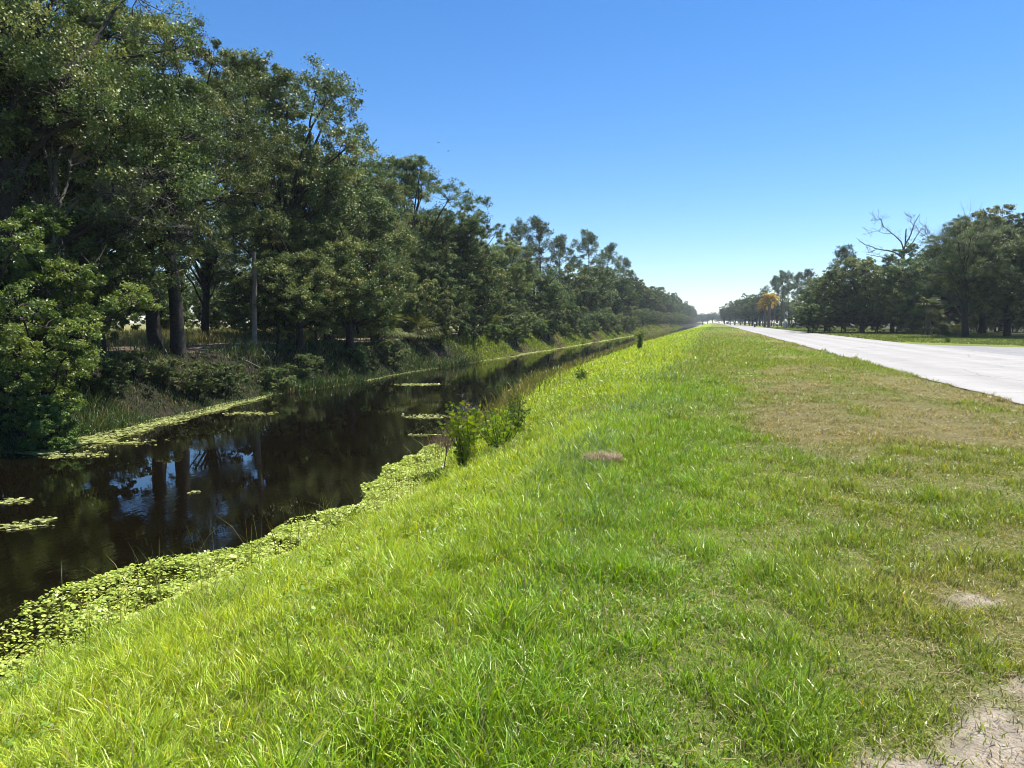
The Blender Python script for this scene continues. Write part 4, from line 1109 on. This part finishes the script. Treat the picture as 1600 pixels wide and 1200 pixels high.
# fallen branch and thin grey trunk on the far bank
X, Y = posx(392, -19.0); zz = H1(X, Y)
rng = np.random.default_rng(96)
pts = curve((-.7, .2, .45), (.65, -.3, .03), rng, 7, .12)
pp = [(pts, np.linspace(.03, .012, 7)), (curve(pts[3], pts[3] + np.array([.3, .1, .25]), rng, 4, .1), np.linspace(.014, .006, 4))]
V, Q = tubes(pp, 6); o = link('fallen_branch', mesh_np('fallen_branch', V, [Q], True), M_GREY); o.location = (X, Y, zz)
tag(o, 'pale fallen branch on the shaded bank right of the twin trunks', 'branch')
X, Y = posx(398, -20.4)
V, Q = tubes([(curve((0, 0, -.3), (.1, 0, 4.5), rng, 8, .02), np.linspace(.13, .09, 8))], 9)
o = link('dead_tree', mesh_np('dead_trunk_wood', V, [Q], True), M_GREY); o.location = (X, Y, H1(X, Y)); tag(o, 'thin straight grey trunk at the right end of the sunny gap', 'dead trunk')

# ------------------------------------------------------------------ roadside things far off
def boxes(bl):
    V = []; Q = []
    for (cx, cy, cz, sx, sy, sz) in bl:
        o = len(V)
        for dz in (-.5, .5):
            for dx, dy in ((-.5, -.5), (.5, -.5), (.5, .5), (-.5, .5)): V.append((cx + dx * sx, cy + dy * sy, cz + dz * sz))
        Q += [(o + 3, o + 2, o + 1, o), (o + 4, o + 5, o + 6, o + 7)] + [(o + i, o + (i + 1) % 4, o + 4 + (i + 1) % 4, o + 4 + i) for i in range(4)]
    return np.array(V), np.array(Q)
def boxmesh(name, bl, m, bevel=0, parent=None):
    V, Q = boxes(bl); o = link(name, mesh_np(name, V, [Q]), m, parent)
    if bevel:
        md = o.modifiers.new('b', 'BEVEL'); md.width = bevel; md.segments = 2
    return o
def dome_box(name, L, W, Hh, m, parent, z):
    """mailbox body: flat bottom, half-round top"""
    k = 9; a = np.linspace(0, math.pi, k); prof = [(-W / 2, 0)] + [(-W / 2 * math.cos(t), Hh * .5 + Hh * .5 * math.sin(t)) for t in a] + [(W / 2, 0)]
    n_ = len(prof); V = [(-L / 2, p[0], z + p[1]) for p in prof] + [(L / 2, p[0], z + p[1]) for p in prof]
    Q = [(i, (i + 1) % n_, n_ + (i + 1) % n_, n_ + i) for i in range(n_)]
    me = bpy.data.meshes.new(name); me.from_pydata(V, [], Q + [tuple(range(n_))[::-1], tuple(range(n_, 2 * n_))]); me.update()
    return link(name, me, m, parent)
M_BLACK = simple('black_paint', (.02, .02, .022), .5, .2, 6)
M_WHITE = simple('white_paint', (.75, .75, .73), .5, .08, 6)
M_WOOD = simple('weathered_wood', (.11, .08, .06), .85, .35, 6, .2, .3)
M_STEEL = simple('grey_steel', (.32, .34, .35), .45, .12, 5)
M_REDP = simple('red_paint', (.5, .03, .03), .5, .1, 5)
M_GLASS = simple('dark_glass', (.015, .018, .02), .08, .1, 4, .6)
M_TYRE = simple('tyre_rubber', (.02, .02, .02), .8, .2, 9)
def mailbox(u, F, body, lab, post):
    X, Y = pos(u, F); r_ = empty('mailbox', (X, Y, H1(X, Y)), R(180)); tag(r_, lab, 'mailbox', 'mailboxes along the road')
    if post == 'pillar':
        boxmesh('pillar', [(0, 0, .5, .5, .5, 1.0)], M_BLACK, .02, r_)
        boxmesh('cap', [(0, 0, 1.04, .62, .62, .08)], M_WHITE, .01, r_); z = 1.081
    else:
        boxmesh('post', [(0, 0, .5, .11, .11, 1.06), (.15, 0, .96, .5, .09, .08)], M_WOOD, .008, r_); z = 1.05
    dome_box('box', .55, .26, .3, body, r_, z)
    boxmesh('signal_flag', [(-.1, -.14, z + .2, .03, .012, .2), (-.06, -.14, z + .28, .1, .012, .07)], M_REDP, 0, r_)
mailbox(1178, 218, M_WHITE, 'mailbox with a white top on a dark pillar at the road edge', 'pillar')
mailbox(1213.5, 166, M_WHITE, 'white mailbox on a slim post, nearest of the roadside mailboxes', 'post')
mailbox(1265, 168, M_WHITE, 'pale mailbox at the right end of the wooden fence', 'post')

x0, y0 = pos(1228, 187); x1, y1 = pos(1293, 172)
fl_ = math.hypot(x1 - x0, y1 - y0); r_ = empty('wooden_fence', (x0, y0, H1(x0, y0)), math.atan2(y1 - y0, x1 - x0)); tag(r_, 'dark wooden picket fence in front of the pines', 'fence')
npst = 7
for i in range(npst): boxmesh('post', [(fl_ * i / (npst - 1), 0, .65, .14, .14, 1.4)], M_WOOD, .01, r_)
for z in (.35, 1.0): boxmesh('rail', [(fl_ / 2, -.085, z, fl_, .04, .11)], M_WOOD, 0, r_)
boxmesh('pickets', [(.22 + j * .3, -.127, .6, .11, .03, 1.1) for j in range(int((fl_ - .3) / .3))], M_WOOD, 0, r_)

X, Y = pos(1224.5, 200); r_ = empty('flagpole', (X, Y, 0)); tag(r_, 'flagpole with a hanging white and dark flag under the pines', 'flag')
V, Q = tubes([(np.array([(0, 0, -.2), (0, 0, 2.5), (0, 0, 5.1)]), np.array([.05, .04, .03]))], 8); link('pole', mesh_np('pole', V, [Q], True), M_STEEL, r_)
gu, gv = np.meshgrid(np.linspace(0, 1, 15), np.linspace(0, 1, 13))
fx = -.03 - gu * .75; fz = 5.0 - gv * 1.1 - gu * .75; fy = .09 * np.sin(gu * 9 + gv * 2) * gu
V = np.stack([fx, fy, fz], -1).reshape(-1, 3)
V = V * np.array([-1, 1, 1])
ii = np.arange(12)[:, None] * 15; jj = np.arange(14)[None]
Q = np.stack([ii + jj, ii + jj + 1, ii + 16 + jj, ii + 15 + jj], -1).reshape(-1, 4)
canton = ((jj < 6) & (ii // 15 < 6)).ravel(); stripe = ((ii // 15) % 2 == 0) & (jj >= 0); stripe = stripe.ravel()
fm = mesh_np('flag', V, [Q]); fm.materials.append(M_WHITE); fm.materials.append(simple('navy_cloth', (.03, .04, .10), .8, .1, 5)); fm.materials.append(simple('faded_red_cloth', (.55, .25, .24), .8, .1, 5))
fm.polygons.foreach_set('material_index', np.where(canton, 1, np.where(stripe, 2, 0)).astype(np.int32))
o = link('flag', fm, None, r_); sm_ = o.modifiers.new('s', 'SOLIDIFY'); sm_.thickness = .006

X, Y = pos(1226, 190); r_ = empty('utility_box', (X, Y, 0), R(-15)); tag(r_, 'grey utility cabinet beside the wooden fence', 'utility box')
boxmesh('cabinet', [(0, 0, .85, 1.0, .6, 1.7)], M_STEEL, .02, r_); boxmesh('lid', [(0, 0, 1.73, 1.1, .7, .06)], M_STEEL, .01, r_)
boxmesh('door', [(0, -.315, .85, .8, .03, 1.4)], M_STEEL, .005, r_)

def car(u, F, paint, lab, rz):
    X, Y = pos(u, F); r_ = empty('car', (X, Y, .02), rz); tag(r_, lab, 'car', 'cars far down the road')
    prof = [(-2.2, .35), (2.2, .35), (2.25, .75), (1.2, .98), (.55, 1.45), (-1.1, 1.5), (-1.9, 1.02), (-2.25, .95)]
    n_ = len(prof); V = []
    for s in (-1, 1): V += [(s * (.88 if z < 1.1 else .68), y, z) for (y, z) in prof]
    me = bpy.data.meshes.new('car_body'); me.from_pydata(V, [], [tuple(range(n_))[::-1], tuple(range(n_, 2 * n_))] + [(i, (i + 1) % n_, n_ + (i + 1) % n_, n_ + i) for i in range(n_)]); me.update()
    o = link('body', me, paint, r_); md = o.modifiers.new('b', 'BEVEL'); md.width = .06; md.segments = 2
    for nm, (ya, za, yb, zb) in (('windscreen', (1.15, 1.02, .6, 1.42)), ('rear_window', (-1.83, 1.08, -1.16, 1.46))):
        s = 1 if ya > 0 else -1
        V = [(-.72, ya + s * .02, za + .02), (.72, ya + s * .02, za + .02), (.6, yb + s * .02, zb + .02), (-.6, yb + s * .02, zb + .02)]
        me = bpy.data.meshes.new(nm); me.from_pydata(V, [], [(0, 1, 2, 3)]); me.update(); q = link(nm, me, M_GLASS, r_); q.modifiers.new('s', 'SOLIDIFY').thickness = .015
    for sx in (-1, 1):
        for sy in (-1.35, 1.4):
            a = np.arange(17)[:-1] * 2 * math.pi / 16
            V, Q = tubes([(np.array([(sx * .72, sy, .33), (sx * .9, sy, .33)]), np.array([.33, .33]))], 16)
            w_ = link('wheel', mesh_np('wheel', V, [Q, np.array([range(16), range(31, 15, -1)])]), M_TYRE, r_)
        q = boxmesh('headlight', [(sx * .62, 2.235, .66, .36, .08, .14)], M_WHITE, .01, r_)
        q = boxmesh('tail_light', [(sx * .66, -2.23, .8, .28, .08, .16)], M_REDP, .01, r_)
car(1122, 480, M_WHITE, 'white car approaching far down the road', R(180))
car(1135.5, 440, M_BLACK, 'dark car pulled off right of the far white car', R(180))

# birds high over the canal
def bird(u, v, F, rz, lab):
    dx = (u - 800) / FPX; dy = -(v - 600) / FPX
    X, Y = pos(u, F); Z = CAM_H + (dy - math.tan(PITCH)) * F
    rng = np.random.default_rng(int(u)); V1, Q1 = tubes([(np.array([(-.22, 0, 0), (-.12, 0, 0), (0, 0, .01), (.12, 0, .02), (.19, 0, .02)]), np.array([.01, .03, .045, .035, .008]))], 8)
    W = []; Q = []
    for s in (-1, 1):
        o = len(V1) + len(W)
        W += [(.08, s * .03, .03), (.10, s * .22, .09), (-.02, s * .46, .05), (-.08, s * .24, .07), (-.07, s * .03, .02)]
        Q += [(o, o + 1, o + 3, o + 4)]; T = (o + 1, o + 2, o + 3); Q.append((o + 1, o + 2, o + 2, o + 3)) if 0 else None
        bird_t.append(T)
    W += [(-.18, -.015, 0), (-.18, .015, 0), (-.34, .05, 0), (-.34, -.05, 0)]; o = len(V1) + len(W) - 4; Q.append((o, o + 1, o + 2, o + 3))
    me = mesh_np('bird', np.concatenate([V1, np.array(W)]), [Q1, np.array(Q), np.array(bird_t)], False); bird_t.clear()
    o = link('bird', me, M_BLACK); o.location = (X, Y, Z); o.rotation_euler = (.2, 0, rz); o.scale = (.72, .72, .72)
    tag(o, lab, 'bird', 'birds in the sky')
bird_t = []
bird(688, 230, 90, .3, 'upper left bird of the pair beside the dead topped oak')
bird(703, 243, 88, -.2, 'lower right bird of the pair beside the dead topped oak')
bird(1055, 327, 135, .6, 'left bird of the close pair above the road end')
bird(1062, 325, 140, .1, 'right bird of the close pair above the road end')
bird(1260, 252, 100, .9, 'lone bird high above the road at right')

# ------------------------------------------------------------------ summer air
V, Q = boxes([(0, 700, 12, 1240, 1660, 31)])
m = bpy.data.materials.new('air'); m.use_nodes = True
n = m.node_tree.nodes; l = m.node_tree.links; n.remove(n['Principled BSDF'])
pv = n.new('ShaderNodeVolumePrincipled'); pv.inputs['Density'].default_value = .00022; pv.inputs['Color'].default_value = (.80, .90, 1, 1); pv.inputs['Anisotropy'].default_value = .2
l.new(pv.outputs[0], n['Material Output'].inputs['Volume'])
tag(link('haze', mesh_np('haze', V, [Q]), m), kind='stuff', label='thin summer haze over the canal and road', cat='haze')
